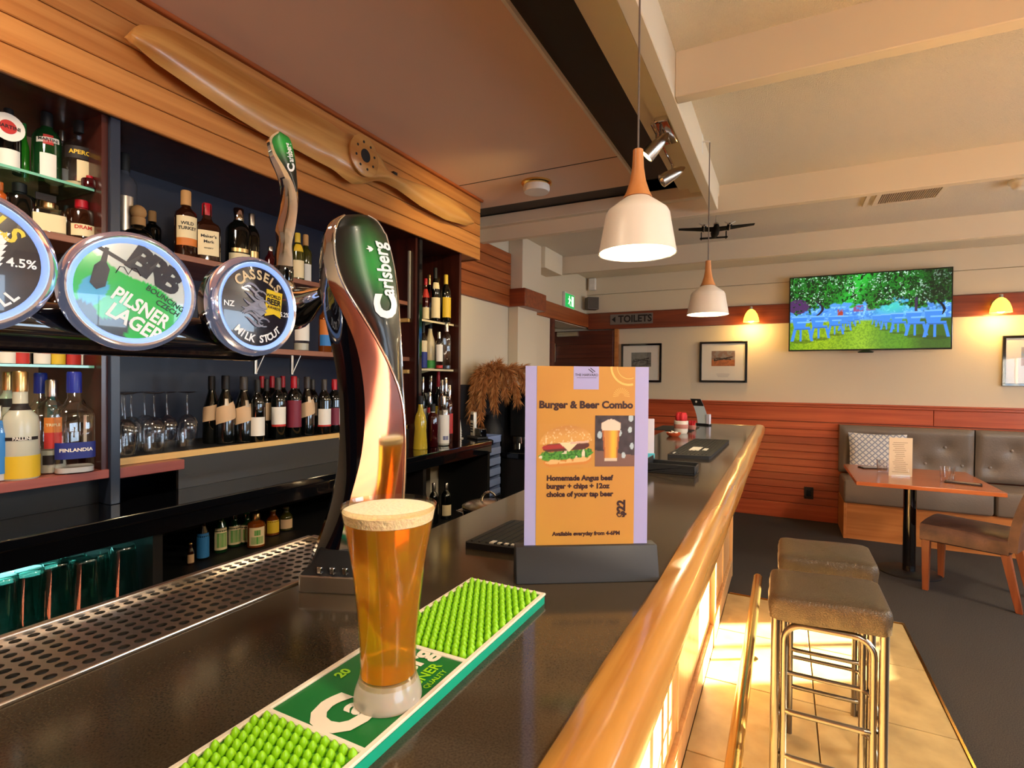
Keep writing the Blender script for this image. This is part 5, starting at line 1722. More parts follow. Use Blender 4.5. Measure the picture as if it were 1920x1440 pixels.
# ================================================================== LAMPS
def pendant(y, label, zt):
    x, z = -0.35, 1.783
    p = thing('pendant_lamp', label, 'lamp', (x, y, z), 0, 'pendant lamps over the bar')
    k = 0.1
    MB().lathe([(0.101, 0.0), (0.0985, 0.012), (0.091, 0.055), (0.0825, 0.103), (0.077, 0.113), (0.056, 0.129), (0.037, 0.143), (0.030, 0.149)] +
               [(0.028, 0.145), (0.054, 0.125), (0.075, 0.110), (0.0805, 0.100), (0.089, 0.054), (0.0985, 0.001)], (0, 0, 0), 48, cap=False).build('shade', M_shade, p, smooth=50)
    rows_ = []
    for r, zz_ in [(0.0978, 0.002), (0.0883, 0.054), (0.0798, 0.099), (0.074, 0.109), (0.053, 0.124), (0.012, 0.140)]:
        rows_.append([(r * math.cos(2 * PI * j / 40), r * math.sin(2 * PI * j / 40), zz_) for j in range(40)])
    MB().grid(rows_, 0, True, False).build('shade_lining', M_inner, p, smooth=50, recalc=False)
    MB().lathe([(0.038, 0.146), (0.030, 0.162), (0.021, 0.190), (0.0155, 0.225), (0.0135, 0.262), (0.0135, 0.272), (0.010, 0.2745), (0.001, 0.2745)], (0, 0, 0), 24).build('wooden_neck', M_lampw, p, smooth=50)
    MB().tube([(0, 0, 0.272), (0, 0, zt - z)], 0.0026, 8).build('cord', mat('grey_cord', '#6d6058', 0.6), p)
    MB().tube([(0, 0, zt - z), (-0.01, 0, zt - z + 0.008), (-0.036, 0, zt - z + 0.010)], 0.004, 8).build('hook', M_white, p)
    MB().box(-0.044, -0.015, zt - z - 0.05, -0.034, 0.015, zt - z + 0.05).build('bracket', M_white, p, bevel=0.003)
    MB().ball((0, 0, 0.07), 0.035, 16).build('bulb', M_glow, p)
    l = light('pendant_light', 'POINT', (x, y, z + 0.028), 2.6, (1.0, 0.84, 0.60), shadow_soft_size=0.03)


pendant(1.405, 'white bell pendant lamp with beech neck, nearest over the bar', 2.64)
pendant(2.865, 'white bell pendant lamp with beech neck, second along the bar', 2.655)

sl = thing('spotlight_bar', 'chrome twin spotlight bar fixed beneath the ceiling beam', 'spotlight', (-0.52, 2.62, 2.66))
MB().box(-0.03, -0.13, -0.028, 0.035, 0.13, 0.0).build('mounting_plate', M_chrome, sl, bevel=0.006)
MB().tube([(-0.02, -0.22, -0.07), (-0.02, 0.30, -0.07)], 0.006, 10).tube([(-0.02, -0.02, -0.02), (-0.02, -0.02, -0.07)], 0.007, 8).build('rod', M_chrome, sl)


def head(yc, d, nm, lit):
    d = Vector(d).normalized()
    ax = d.to_track_quat('Z', 'Y').to_matrix()
    MB().tube([(-0.02, yc, -0.07), (-0.02, yc, -0.115)], 0.005, 8).build('arm', M_chrome, sl)
    hd_ = MB().lathe([(0.004, -0.075), (0.017, -0.055), (0.026, -0.02), (0.033, 0.03), (0.035, 0.062), (0.031, 0.062), (0.030, 0.045), (0.001, 0.043)], (-0.02, yc, -0.125), 24, axis=ax).build('lamp_head', M_satin, sl, smooth=50)
    c_ = Vector((-0.02, yc, -0.125)) + d * 0.0485
    MB().lathe([(0.029, -.003), (0.029, .002), (0.001, .003)], tuple(c_), 20, axis=ax).build('lens', M_glow if lit else M_chrome, hd_)


head(-0.11, (-0.62, -0.1, -0.62), 'a', True)
head(0.28, (-0.72, -0.28, -0.45), 'b', False)
light('spot_on_fascia', 'SPOT', (-0.62, 2.49, 2.47), 40, (1.0, 0.74, 0.28), spot_size=rad(58), spot_blend=0.9, shadow_soft_size=0.03, to=(-1.95, 2.85, 2.25))


def sconce(x, label):
    s = thing('wall_sconce', label, 'wall lamp', (x, 6.30, 2.16), 0, 'amber sconces on the timber band')
    MB().lathe([(0.045, 0), (0.045, -0.012), (0.02, -0.02)], (0, 0, 0), 20, axis=Matrix(((1, 0, 0), (0, 0, 1), (0, -1, 0)))).tube([(0, -0.01, 0.02), (0, -0.07, 0.055)], 0.007, 8).build('bracket', M_satin, s)
    MB().lathe([(0.078, -0.085), (0.074, -0.05), (0.058, 0.0), (0.035, 0.035), (0.014, 0.05), (0.011, 0.049), (0.033, 0.031), (0.055, -0.004), (0.071, -0.052), (0.075, -0.085)], (0, -0.085, 0), 32, cap=False).build('glass_shade', M_amber, s, smooth=60)
    MB().lathe([(0.016, 0.045), (0.016, 0.075), (0.008, 0.08)], (0, -0.085, 0), 16).build('cap', M_satin, s)
    MB().ball((0, -0.085, -0.058), 0.035, 14).build('bulb', M_glow, s)
    light('sconce_light', 'POINT', (x, 6.30 - 0.10, 2.02), 5.0, (1.0, 0.68, 0.22), shadow_soft_size=0.05)


sconce(-0.32, 'small amber glass wall lamp left of the television')
sconce(1.715, 'amber glass wall lamp right of the television')

# ================================================================== CEILING FITTINGS
cl_ = thing('ceiling_sensor', 'white round fitting with brass ring on the bar ceiling', 'ceiling light', (-1.42, 3.10, 2.70))
MB().lathe([(0.098, 0), (0.098, -0.012), (0.085, -0.022)], (0, 0, 0), 32).build('ring', M_brass, cl_, smooth=50)
MB().lathe([(0.082, -0.012), (0.085, -0.045), (0.078, -0.062), (0.001, -0.064)], (0, 0, 0), 32).build('body', M_white, cl_, smooth=50)
sm = thing('smoke_detector', 'round cream smoke detector on the textured ceiling', 'smoke detector', (1.30, 4.36, 2.70))
MB().lathe([(0.075, 0), (0.075, -0.014), (0.062, -0.02), (0.055, -0.042), (0.04, -0.05), (0.001, -0.05)], (0, 0, 0), 28).build('body', M_white, sm, smooth=50)
MB().lathe([(0.0565, -0.026), (0.0565, -0.036)], (0, 0, 0), 28, cap=False).build('slot_ring', M_blackm, sm)
vt = thing('ceiling_vent', 'slatted rectangular air vent set in the textured ceiling', 'vent', (0.725, 4.31, 2.70))
for b_ in ((-.19, -.20, .19, -.17), (-.19, .17, .19, .20), (-.19, -.17, -.16, .17), (.16, -.17, .19, .17)):
    MB().box(b_[0], b_[1], -0.012, b_[2], b_[3], 0).build('frame', M_beam, vt, bevel=0.002)
MB().box(-.16, -.17, -0.002, .16, .17, 0.0).build('backing', mat('vent_shadow', '#5a442c', 0.9), vt)
for k in range(25):
    x = -0.150 + 0.0125 * k
    MB().box(x - .0042, -0.17, -0.010, x + .0042, 0.17, -0.004).build('slat', mat('vent_slat', '#b39a78', 0.6), vt)
for x in (-0.235,):
    MB().box(x - .012, -.20, -0.012, x + .012, .20, 0).build('side_rail', M_beam, vt, bevel=0.002)

# model plane hanging under the ceiling
pm_ = thing('model_plane', 'dark twin-engined model aeroplane hanging from the ceiling', 'model plane', (-0.46, 4.16, 2.55), rad(10))
M_pl = mat('plane_black', '#0d0b09', 0.85, spec=0.2)
MB().lathe([(0.003, -0.17), (0.018, -0.13), (0.028, -0.05), (0.030, 0.05), (0.022, 0.13), (0.006, 0.19)], (0, 0.03, 0), 14, axis=Matrix(((1, 0, 0), (0, 0, 1), (0, -1, 0)))).build('fuselage', M_pl, pm_)
for s_ in (-1, 1):
    MB().grid([[(0, -0.075, .004), (0, 0.03, .004), (0, 0.03, -.006), (0, -0.075, -.006)], [(s_ * 0.26, -0.035, .022), (s_ * 0.26, 0.01, .022), (s_ * 0.26, 0.01, .018), (s_ * 0.26, -0.035, .018)]], 0, True, True).build('wing', M_pl, pm_)
    MB().lathe([(0.006, -0.07), (0.016, -0.06), (0.018, 0.0), (0.005, 0.07)], (s_ * 0.085, -0.06, -0.002), 12, axis=Matrix(((1, 0, 0), (0, 0, 1), (0, -1, 0)))).build('engine', M_pl, pm_)
    q = MB()
    for k in range(3):
        a = 2 * PI * k / 3 + .5
        q.tube([(s_ * 0.085, -0.133, -0.002), (s_ * 0.085 + 0.042 * math.cos(a), -0.133, -0.002 + 0.042 * math.sin(a))], 0.003, 5)
    q.build('propeller', M_satin, pm_)
    MB().box(s_ * 0.09 - .003, 0.20, -0.01, s_ * 0.09 + .003, 0.24, 0.045).build('fin', M_pl, pm_)
MB().box(-0.10, 0.20, -.004, 0.10, 0.235, .002).build('tailplane', M_pl, pm_)
MB().ball((0, -0.06, 0.026), 0.02, 10, sy=1.8, sz=.7).build('canopy', M_satin, pm_)
MB().tube([(0, 0, 0.02), (0, 0, 0.15)], 0.0012, 5).build('string', M_blackm, pm_)

# ================================================================== BACK WALL
tv = thing('television', 'large flat television on the back wall showing a green garden', 'television', (0.71, 6.27, 1.755))
TW, TH = 1.345, 0.765
MB().box(-TW / 2, -0.03, 0, TW / 2, 0.0, TH).build('casing', M_gloss, tv, bevel=0.004)
MB().box(-0.25, 0.0, 0.2, 0.25, 0.09, 0.6).build('wall_mount', M_blackm, tv)
MB().lathe([(0.06, 0.0), (0.07, 0.008), (0.04, 0.02), (0.02, 0.022)], (0, -0.035, -0.022), 18, sy=.5).build('sensor_bar', M_blackm, tv)


def fbm(x, y, s_, o=3):
    c, d = 0.8, 0.6
    r, a, t = 0, 1.0, 0
    for k in range(o):
        x, y = (x * c - y * d) * 1.07 + 13.1, (x * d + y * c) * 1.07 + 7.7
        r = r + a * vnoise(x, y, s_ + k)
        t += a
        x, y, a = x * 2, y * 2, a * .6
    return r / t


def f_tv(u, v):
    U, Vv = u * 1.76, v
    n1 = np.clip((fbm(U * 30, Vv * 30, 1) - .5) * 1.7 + .5, 0, 1)
    n2 = np.clip((fbm(U * 11, Vv * 11, 2) - .5) * 1.7 + .5, 0, 1)
    n3 = np.clip((fbm(U * 70, Vv * 55, 3) - .5) * 1.9 + .5, 0, 1)
    img = np.ones(u.shape + (3,)) * L3('#4f95e6')
    # lawn
    lawn = np.clip((0.40 - v) / 0.03, 0, 1)
    g = np.ones(u.shape + (3,)) * L3('#4f8a12')
    g = paint(g, np.exp(-((u - .20) / .22) ** 2) * 0.9, '#93b314')
    g = paint(g, np.exp(-((u - .47) / .08) ** 2) * 0.8, '#8fbb20')
    g = paint(g, (n3 > .55) * .45, '#31610c')
    g = paint(g, np.clip((u - .74) / .1, 0, 1) * .75, '#2d4517')
    img = img * (1 - lawn[..., None]) + g * lawn[..., None]
    # far strip: houses, hedge
    mid = (v > .40) * (v < .58)
    img = paint(img, mid * (n2 > .52), '#3f7fd6')
    img = paint(img, mid * (n1 > .68), '#7fc0ff')
    for cx, cw, cy, c_ in ((.335, .018, .50, '#a33a2c'), (.45, .03, .54, '#8c4a7a'), (.53, .028, .55, '#7a4a8c')):
        img = paint(img, (np.abs(u - cx) < cw) * (np.abs(v - cy) < .04) * (n1 > .3), c_)
    img = paint(img, np.exp(-((u - .66) / .10) ** 2 - ((v - .55) / .10) ** 2) * .8, '#3fd0b0')
    # canopy
    edge = .60 + .16 * (n2 - .5) - .10 * np.exp(-((u - .05) / .12) ** 2) - .07 * np.exp(-((u - .9) / .18) ** 2) - .05 * np.exp(-((u - .55) / .1) ** 2)
    can = np.clip((v - edge) / .03, 0, 1)
    cimg = np.ones(u.shape + (3,)) * L3('#0d2a10')
    cimg = paint(cimg, (n1 > .58) * .9, '#1c6a20')
    cimg = paint(cimg, (n3 > .70) * .8, '#2f9a2c')
    cimg = paint(cimg, np.exp(-((u - .38 - (v - .6) * .25) / .07) ** 2) * (n1 > .35) * .85, '#31bf3c')
    cimg = paint(cimg, (n3 > .83) * (n2 > .5), '#bfe0d0')
    cimg = paint(cimg, np.clip((u - .78) / .1, 0, 1) * .7 * (v > .6), '#0c150c')
    img = img * (1 - can[..., None]) + cimg * can[..., None]
    img = paint(img, (np.hypot((u - .055) / .075, (v - .60) / .10) < 1) * (n1 > .35), '#4a2a5a')
    img = paint(img, (np.abs(u - .17 - .05 * np.sin(v * 14)) < .009) * (v > .40) * (v < .68), '#241a2c')
    img = paint(img, (np.abs(u - .80) < .007) * (v > .42) * (v < .66), '#3a2a4a')
    img = paint(img, (np.abs(u - .93 - .03 * np.sin(v * 16)) < .009) * (v > .42) * (v < .62), '#101018')
    # rows of blue garden chairs
    ch = np.zeros(u.shape)
    hi = np.zeros(u.shape)
    for cx, cy, s_ in [(.44, .395, .45), (.405, .38, .6), (.56, .385, .5), (.59, .37, .65), (.365, .355, .85), (.63, .355, .85), (.305, .335, 1.05), (.70, .34, 1.05), (.20, .315, 1.3), (.80, .325, 1.3), (.08, .30, 1.45), (.915, .32, 1.45)]:
        x_, y_ = (u - cx) / s_, (v - cy) / s_
        back_ = (np.abs(x_ + .010) < .026 + .10 * y_) * (y_ > .0) * (y_ < .115)
        arm = (np.abs(x_ - .008) < .030) * (np.abs(y_ - .055) < .008) * (s_ > .9)
        seat_ = (np.abs(x_ - .004) < .036) * (np.abs(y_ + .002) < .014)
        legs = ((np.abs(x_ + .030 - .12 * y_) < .0075) | (np.abs(x_ - .034 + .12 * y_) < .0065) | (np.abs(x_ + .004) < .005)) * (y_ > -.125) * (y_ < .0)
        m_ = (back_ | arm | seat_ | legs) * 1.0
        img = paint(img, (np.hypot(x_ / .05, (y_ + .13) / .018) < 1) * .55, '#25360f')
        img = paint(img, m_, '#3a82dc')
        img = paint(img, (arm | (back_ * (y_ > .10))) * 1.0, '#6fb2f7')
        img = paint(img, (seat_ * (y_ < -.004)) * 1.0, '#2a62b8')
    return img


picture('screen', tv, (-TW / 2 + 0.012, -0.0312, 0.016), (1, 0, 0), (0, 0, 1), TW - 0.024, TH - 0.028, 440, 250, f_tv, print_mat('tv_screen', 0.25, 0, 1.0))


def frame(x0, x1, z0, z1, label, pal, glare):
    f_ = thing('framed_picture', label, 'picture', ((x0 + x1) / 2, 6.358, z0), 0, None)
    w_, h_ = (x1 - x0) / 2, z1 - z0
    t = 0.024
    for b_ in ((-w_, 0, w_, t), (-w_, h_ - t, w_, h_), (-w_, t, -w_ + t, h_ - t), (w_ - t, t, w_, h_ - t)):
        MB().box(b_[0], -0.026, b_[1], b_[2], 0, b_[3]).build('frame', M_gloss, f_, bevel=0.002)
    mt = MB().box(-w_ + t, -0.012, t, w_ - t, -0.002, h_ - t).build('mount_card', M_paper, f_)

    def fp(u, v):
        n = vnoise(u * 14, v * 10, 6)
        img = np.ones(u.shape + (3,)) * L3(pal[0])
        img = paint(img, np.clip((.45 - v) / .06, 0, 1), pal[1])
        img = paint(img, (n > .55) * .5, pal[2])
        x_, y_ = u - .5, v - .48
        c, s_ = math.cos(rad(18)), math.sin(rad(18))
        a, b = x_ * c + y_ * s_, -x_ * s_ + y_ * c
        img = paint(img, ((np.abs(b) < .045 - .03 * np.abs(a)) * (np.abs(a) < .42)) * 1.0, '#1c1512')
        img = paint(img, ((np.abs(b + a * .5) < .04) * (np.abs(a) < .3)) * 1.0, '#241b16')
        img = paint(img, ((np.abs(a + .36) < .03) * (b > 0) * (b < .14)) * 1.0, '#1c1512')
        return img
    pw, ph = w_ * 0.98, h_ * 0.37
    picture('photo_print', mt, (-pw / 2, -0.0126, h_ * 0.40), (1, 0, 0), (0, 0, 1), pw, ph, 40, 30, fp, PM)
    q_ = MB()
    for k in range(3):
        q_.box(-0.07 + .008 * k, -0.0128, h_ * 0.20 - .014 * k, 0.07 - .008 * k, -0.0122, h_ * 0.20 - .014 * k + .004)
    q_.build('caption', mat('caption_grey', '#b3a8ab', 0.6), mt)
    MB().box(-w_ + t, -0.018, t, w_ - t, -0.016, h_ - t).build('glass', M_window, f_)


frame(-1.758, -1.278, 1.42, 1.878, 'black framed print of a grey aircraft half behind the poster', ('#7b7a74', '#55524c', '#8d8b84'), False)
frame(-0.855, -0.358, 1.425, 1.882, 'black framed print of an aircraft over orange land, below the left wall lamp', ('#9a8f86', '#c4743f', '#8d5434'), False)
frame(1.765, 2.28, 1.42, 1.876, 'framed aircraft print at the right edge below the right wall lamp', ('#9db0c4', '#b48a64', '#c2a27c'), True)

sg = thing('toilets_sign', 'grey TOILETS sign with arrow on the dark timber band', 'sign', (-1.63, 6.30, 2.172))
MB().box(-0.255, -0.012, -0.062, 0.255, 0, 0.062).build('plate', mat('sign_grey', '#7a6f66', 0.5), sg, bevel=0.002)
q = MB().text('TOILETS', 0.115, flat((0.045, -0.0128, -0.002), (1, 0, 0), (0, 0, 1)), 0.03, squeeze=0.93)
q.add([(-0.235, -0.0128, 0), (-0.19, -0.0128, -0.036), (-0.19, -0.0128, 0.036)], [(0, 1, 2)])
q.build('lettering', M_ink, sg, smooth=0, recalc=False)

ex = thing('exit_sign', 'small lit green exit sign high on the passage bulkhead', 'exit sign', (-2.198, 5.665, 2.33))
MB().box(0, -0.155, -0.09, 0.03, 0.155, 0.09).build('case', M_white, ex, bevel=0.004)
MB().box(0.03, -0.14, -0.075, 0.032, 0.14, 0.075).build('panel', mat('exit_green', '#0c8a3a', 0.4, emit=0.7, ecol='#18b552'), ex)
M_exw = mat('exit_white', '#eefbe9', 0.4, emit=0.8)
q = MB()
g_ = flat((0.0326, 0, 0), (0, 1, 0), (0, 0, 1))
q.add([g_(x, y) for x, y in ((.045, -.055), (.115, -.055), (.115, .06), (.045, .06))], [(0, 1, 2, 3)])
q.add([g_(-.02 + .014 * math.cos(a), .045 + .014 * math.sin(a)) for a in np.linspace(0, 2 * PI, 13)[:-1]], [tuple(range(12))])
for pp in (((-.03, .028), (.005, .028), (-.005, -.012), (-.03, -.012)), ((-.03, -.01), (-.012, -.01), (.02, -.055), (.005, -.058)), ((-.03, -.01), (-.018, -.008), (-.052, -.045), (-.064, -.036)), ((-.06, .02), (-.03, .03), (-.03, .018), (-.056, .008)), ((.0, .028), (.034, .005), (.028, -.004), (-.004, .015))):
    q.add([g_(x, y) for x, y in pp], [(0, 1, 2, 3)])
q.build('running_figure', M_exw, ex, smooth=0, recalc=False)
sp = thing('wall_speaker', 'small grey loudspeaker in the corner above the timber band', 'speaker', (-2.085, 6.19, 2.29), rad(40))
MB().box(-0.07, -0.06, 0, 0.07, 0.06, 0.15).build('box', mat('speaker_grey', '#6f665c', 0.6), sp, bevel=0.008)
MB().box(-0.06, -0.063, 0.01, 0.06, -0.06, 0.14).build('grille', mat('speaker_cloth', '#5a5148', 0.9), sp, bevel=0.001)
MB().box(-0.02, 0.06, 0.05, 0.02, 0.12, 0.09).build('bracket', M_blackm, sp)
ms_ = thing('motion_sensor', 'small white motion sensor high in the far left corner', 'sensor', (-2.12, 6.33, 2.62))
MB().box(-0.045, -0.05, -0.075, 0.045, 0.005, 0.075).build('body', M_white, ms_, bevel=0.012)
MB().box(-0.03, -0.054, -0.04, 0.03, -0.05, 0.0).build('lens', M_paper, ms_, bevel=0.001)
ol = thing('wall_outlet', 'small black power outlet low on the timber wainscot', 'outlet', (0.243, 6.333, 0.285))
MB().box(-0.042, -0.010, -0.062, 0.042, 0, 0.062).build('plate', M_blackm, ol, bevel=0.003)
MB().box(-0.02, -0.013, -0.03, 0.02, -0.010, 0.03).build('socket', M_gloss, ol)

# ================================================================== BANQUETTE, TABLE, CHAIR
bq = thing('banquette', 'long taupe buttoned banquette on a timber base by the wall', 'bench', (1.6, 6.0, 0))
o_ = Vector(bq.location)


def cushion(x0, x1, y0, y1, z0, z1, btn, nm):
    """upholstered block with sunk buttons on its front face"""
    mb = MB()
    nx_, nz_ = int((x1 - x0) / 0.028), int((z1 - z0) / 0.028)
    rows_ = []
    for k in range(nz_ + 1):
        z = z0 + (z1 - z0) * k / nz_
        rw = []
        for i in range(nx_ + 1):
            x = x0 + (x1 - x0) * i / nx_
            e = min(x - x0, x1 - x, z - z0, z1 - z)
            d = 0.028 * (1 - min(1, e / 0.045)) ** 2
            for bx_, bz_ in btn:
                q_ = math.hypot(x - bx_, z - bz_)
                d += 0.022 * math.exp(-(q_ / 0.05) ** 2) + 0.012 * math.exp(-(q_ / 0.12) ** 2)
            rw.append((x, y0 + d, z))
        rows_.append(rw)
    mb.grid(rows_)
    yb = y1
    mb.grid([[p for p in rows_[0]], [(p[0], yb, p[2]) for p in rows_[0]]]).grid([[(p[0], yb, p[2]) for p in rows_[-1]], rows_[-1]])
    mb.grid([[r_[0] for r_ in rows_], [(r_[0][0], yb, r_[0][2]) for r_ in rows_]]).grid([[r_[-1] for r_ in rows_], [(r_[-1][0], yb, r_[-1][2]) for r_ in rows_]])
    ob = part(bq, nm, mb, M_leather, smooth=70)
    for bx_, bz_ in btn:
        MB().ball((bx_ - o_.x, y0 + 0.026 - o_.y, bz_ - o_.z), 0.012, 10, sy=.6).build('button', M_button, ob)


for x0, x1 in ((0.50, 1.545), (1.555, 2.60)):
    w_ = x1 - x0
    bt = [(x0 + w_ * t, 0.845) for t in (.24, .52, .80)] + [(x0 + w_ * t, 0.685) for t in (.10, .38, .66, .92)]
    cushion(x0, x1, 6.18, 6.315, 0.55, 1.014, bt, 'back_cushion')
for x0, x1 in ((0.50, 1.572), (1.58, 2.60)):
    part(bq, 'seat_cushion', MB().box(x0, 5.75, 0.33, x1, 6.20, 0.545), M_leather, bevel=0.03, bseg=3)
part(bq, 'base', MB().box(0.53, 5.79, 0.0, 2.60, 6.315, 0.33), M_bench)
part(bq, 'base_end', MB().box(0.505, 5.775, 0.0, 0.53, 6.315, 0.33), M_bench, bevel=0.003)

cu = thing('throw_cushion', 'white throw cushion with grey lattice pattern on the banquette', 'cushion', (0.80, 6.03, 0.553), 0)
mb = MB()
N_ = 16
fr_, bk2 = [], []
for k in range(N_ + 1):
    r1, r2 = [], []
    for i in range(N_ + 1):
        a, b = 2 * i / N_ - 1, 2 * k / N_ - 1
        th = 0.065 * (max(0, (1 - a * a)) * max(0, (1 - b * b))) ** 0.4
        sx_ = 0.235 * (1 - 0.05 * (1 - b * b)) * a
        sz_ = 0.20 * (1 - 0.05 * (1 - a * a)) * b + 0.20
        ly = 0.10 * (sz_ / 0.4)
        r1.append((sx_, -th + ly, sz_))
        r2.append((sx_, th + ly, sz_))
    fr_.append(r1)
    bk2.append(r2)
mb.grid(fr_).grid(bk2)
mc_ = bpy.data.materials.new('lattice_fabric')
mc_.use_nodes = True
nt = mc_.node_tree
tc = nt.nodes.new('ShaderNodeTexCoord')
mp = nt.nodes.new('ShaderNodeMapping')
mp.inputs['Rotation'].default_value = (0, rad(45), 0)
ck = nt.nodes.new('ShaderNodeTexWave')
ck.inputs['Scale'].default_value = 9.0
ck.bands_direction = 'X'
ck2 = nt.nodes.new('ShaderNodeTexWave')
ck2.inputs['Scale'].default_value = 9.0
ck2.bands_direction = 'Z'
mxm = nt.nodes.new('ShaderNodeMath')
mxm.operation = 'MINIMUM'
rp_ = nt.nodes.new('ShaderNodeValToRGB')
rp_.color_ramp.elements[0].position = 0.05
rp_.color_ramp.elements[1].position = 0.3
rp_.color_ramp.elements[0].color = h('#8f94a8')
rp_.color_ramp.elements[1].color = h('#e2ded9')
nt.links.new(tc.outputs['Object'], mp.inputs['Vector'])
nt.links.new(mp.outputs[0], ck.inputs['Vector'])
nt.links.new(mp.outputs[0], ck2.inputs['Vector'])
nt.links.new(ck.outputs['Fac'], mxm.inputs[0])
nt.links.new(ck2.outputs['Fac'], mxm.inputs[1])
nt.links.new(mxm.outputs[0], rp_.inputs['Fac'])
nt.links.new(rp_.outputs['Color'], nt.nodes['Principled BSDF'].inputs['Base Color'])
nt.nodes['Principled BSDF'].inputs['Roughness'].default_value = 0.8
mb.build('cover', mc_, cu, smooth=80)

TZ = 0.75
tt = thing('dining_table', 'rectangular timber dining table on a black post before the banquette', 'table', (0.865, 4.86, 0))
MB().box(-0.405, -0.44, TZ - 0.028, 0.405, 0.44, TZ).build('tabletop', M_table, tt, bevel=0.004)
MB().lathe([(0.042, 0.012), (0.042, TZ - 0.04)], (0, 0.12, 0), 24).build('post', M_gloss, tt)
MB().lathe([(0.20, 0.0), (0.20, 0.008), (0.19, 0.014), (0.001, 0.016)], (0, 0.12, 0), 32).build('foot_plate', M_blackm, tt)
MB().box(-0.20, -0.08, TZ - 0.045, 0.20, 0.32, TZ - 0.028).build('top_plate', M_blackm, tt)

T_ = lambda x, y: at(x, y, 'z', TZ)
for px, py, tx in ((1656, 886, 'near the menu card'), (1776, 902, 'beside the cutlery roll at the table front')):
    g_2 = thing('water_glass', 'clear ribbed water tumbler ' + tx, 'glass', T_(px, py))
    MB().lathe([(0.036, 0), (0.038, 0.006), (0.045, 0.10), (0.0435, 0.10), (0.036, 0.012), (0.001, 0.01)], (0, 0, 0), 24, cap=False).build('wall', M_clear, g_2, smooth=50)
    q = MB()
    for k in range(12):
        a = 2 * PI * k / 12
        q.tube([(0.0375 * math.cos(a), 0.0375 * math.sin(a), 0.012), (0.0425 * math.cos(a), 0.0425 * math.sin(a), 0.062)], 0.003, 5)
    q.build('rib', M_clear, g_2, smooth=60)
mn = thing('menu_card', 'tall pale menu card standing on the dining table', 'menu', T_(1688, 893), rad(12))
MB().box(-0.075, -0.002, 0.0, 0.075, 0.002, 0.285).build('card', mat('menu_card_paper', '#d8c4a4', 0.55), mn)
q = MB()
for k in range(16):
    w_ = random.uniform(0.03, 0.055)
    q.box(-w_, -0.0028, 0.03 + 0.0145 * k, w_ * random.uniform(.4, 1), -0.002, 0.034 + 0.0145 * k)
q.build('printed_lines', mat('menu_print', '#a08b70', 0.6), mn)
MB().box(-0.06, -0.008, 0.0, 0.06, 0.008, 0.012).build('foot', M_clear, mn)
ss = thing('salt_shaker', 'small clear shaker with steel cap beside the menu card', 'shaker', T_(1701, 893))
MB().lathe([(0.018, 0), (0.019, 0.05), (0.015, 0.062)], (0, 0, 0), 16).build('body', M_clear, ss)
MB().lathe([(0.016, 0.06), (0.017, 0.075), (0.012, 0.085), (0.001, 0.086)], (0, 0, 0), 16).build('cap', M_satin, ss)
for px, py, rz_, tx in ((1638, 878, 0.4, 'behind the left water glass'), (1806, 907, -0.25, 'at the table front right')):
    c_ = thing('cutlery_roll', 'dark napkin with a fork and knife lying ' + tx, 'cutlery', T_(px, py), rz_)
    MB().box(-0.10, -0.045, 0, 0.10, 0.045, 0.008).build('napkin', mat('dark_napkin', '#3a2c28', 0.8), c_, bevel=0.003)
    MB().box(-0.09, -0.02, 0.008, 0.02, -0.012, 0.011).box(0.02, -0.026, 0.008, 0.09, -0.006, 0.011).build('knife', M_satin, c_, bevel=.001)
    q = MB().box(-0.09, 0.012, 0.008, 0.03, 0.019, 0.011)
    for k in range(4):
        q.box(0.03, 0.004 + 0.006 * k, 0.008, 0.085, 0.008 + 0.006 * k, 0.011)
    q.build('fork', M_satin, c_)

chd = Vector((-0.91, 0.41, 0)).normalized()
cy_ = math.atan2(chd.y, chd.x) + PI / 2           # local -Y faces the table
cc = thing('dining_chair', 'brown leather dining chair with timber legs at the table', 'chair', (1.165, 4.71, 0), math.atan2(-chd.y, -chd.x) - PI / 2)
# local axes: +Y points to the back rest
seat = MB()
rows = []
for k in range(9):
    t = k / 8
    y = -0.235 + 0.46 * t
    rows.append([(-0.22, y, 0.465 - .01 * t), (-0.235, y, 0.44), (-0.235, y, 0.36), (-0.2, y, 0.345), (0.2, y, 0.345), (0.235, y, 0.36), (0.235, y, 0.44), (0.22, y, 0.465 - .01 * t), (0.1, y, 0.475), (-0.1, y, 0.475)])
seat.grid(rows, 0, True, True)
seat.build('seat', M_chair, cc, smooth=40, bevel=0.0)
rows = []
for k in range(15):
    t = k / 14
    z = 0.38 + 0.60 * t
    y = 0.215 + 0.015 * t + 0.16 * t * t
    w_ = 0.232 - 0.012 * t
    rows.append([(-w_, y, z), (-w_ * .6, y + .012, z), (0, y + .016, z), (w_ * .6, y + .012, z), (w_, y, z), (w_, y + .05, z), (0, y + .066, z), (-w_, y + .05, z)])
MB().grid(rows, 0, True, True).build('backrest', M_chair, cc, smooth=40)
for sx_, sy_, sp_ in ((-1, -1, 0), (1, -1, 0), (-1, 1, .07), (1, 1, .07)):
    x, y = sx_ * 0.195, sy_ * 0.205
    MB().grid([[(x + a * .024, y + b * .024, 0.36) for a, b in ((-1, -1), (1, -1), (1, 1), (-1, 1))], [(x + a * .017, y + sp_ + b * .017, 0.0) for a, b in ((-1, -1), (1, -1), (1, 1), (-1, 1))]], 0, True, True).build('leg', M_legw, cc, bevel=0.003)

# ================================================================== BAR STOOLS
M_tube = mat('bronze_steel_tube', (0.22, 0.19, 0.16, 1), 0.28, 1.0)


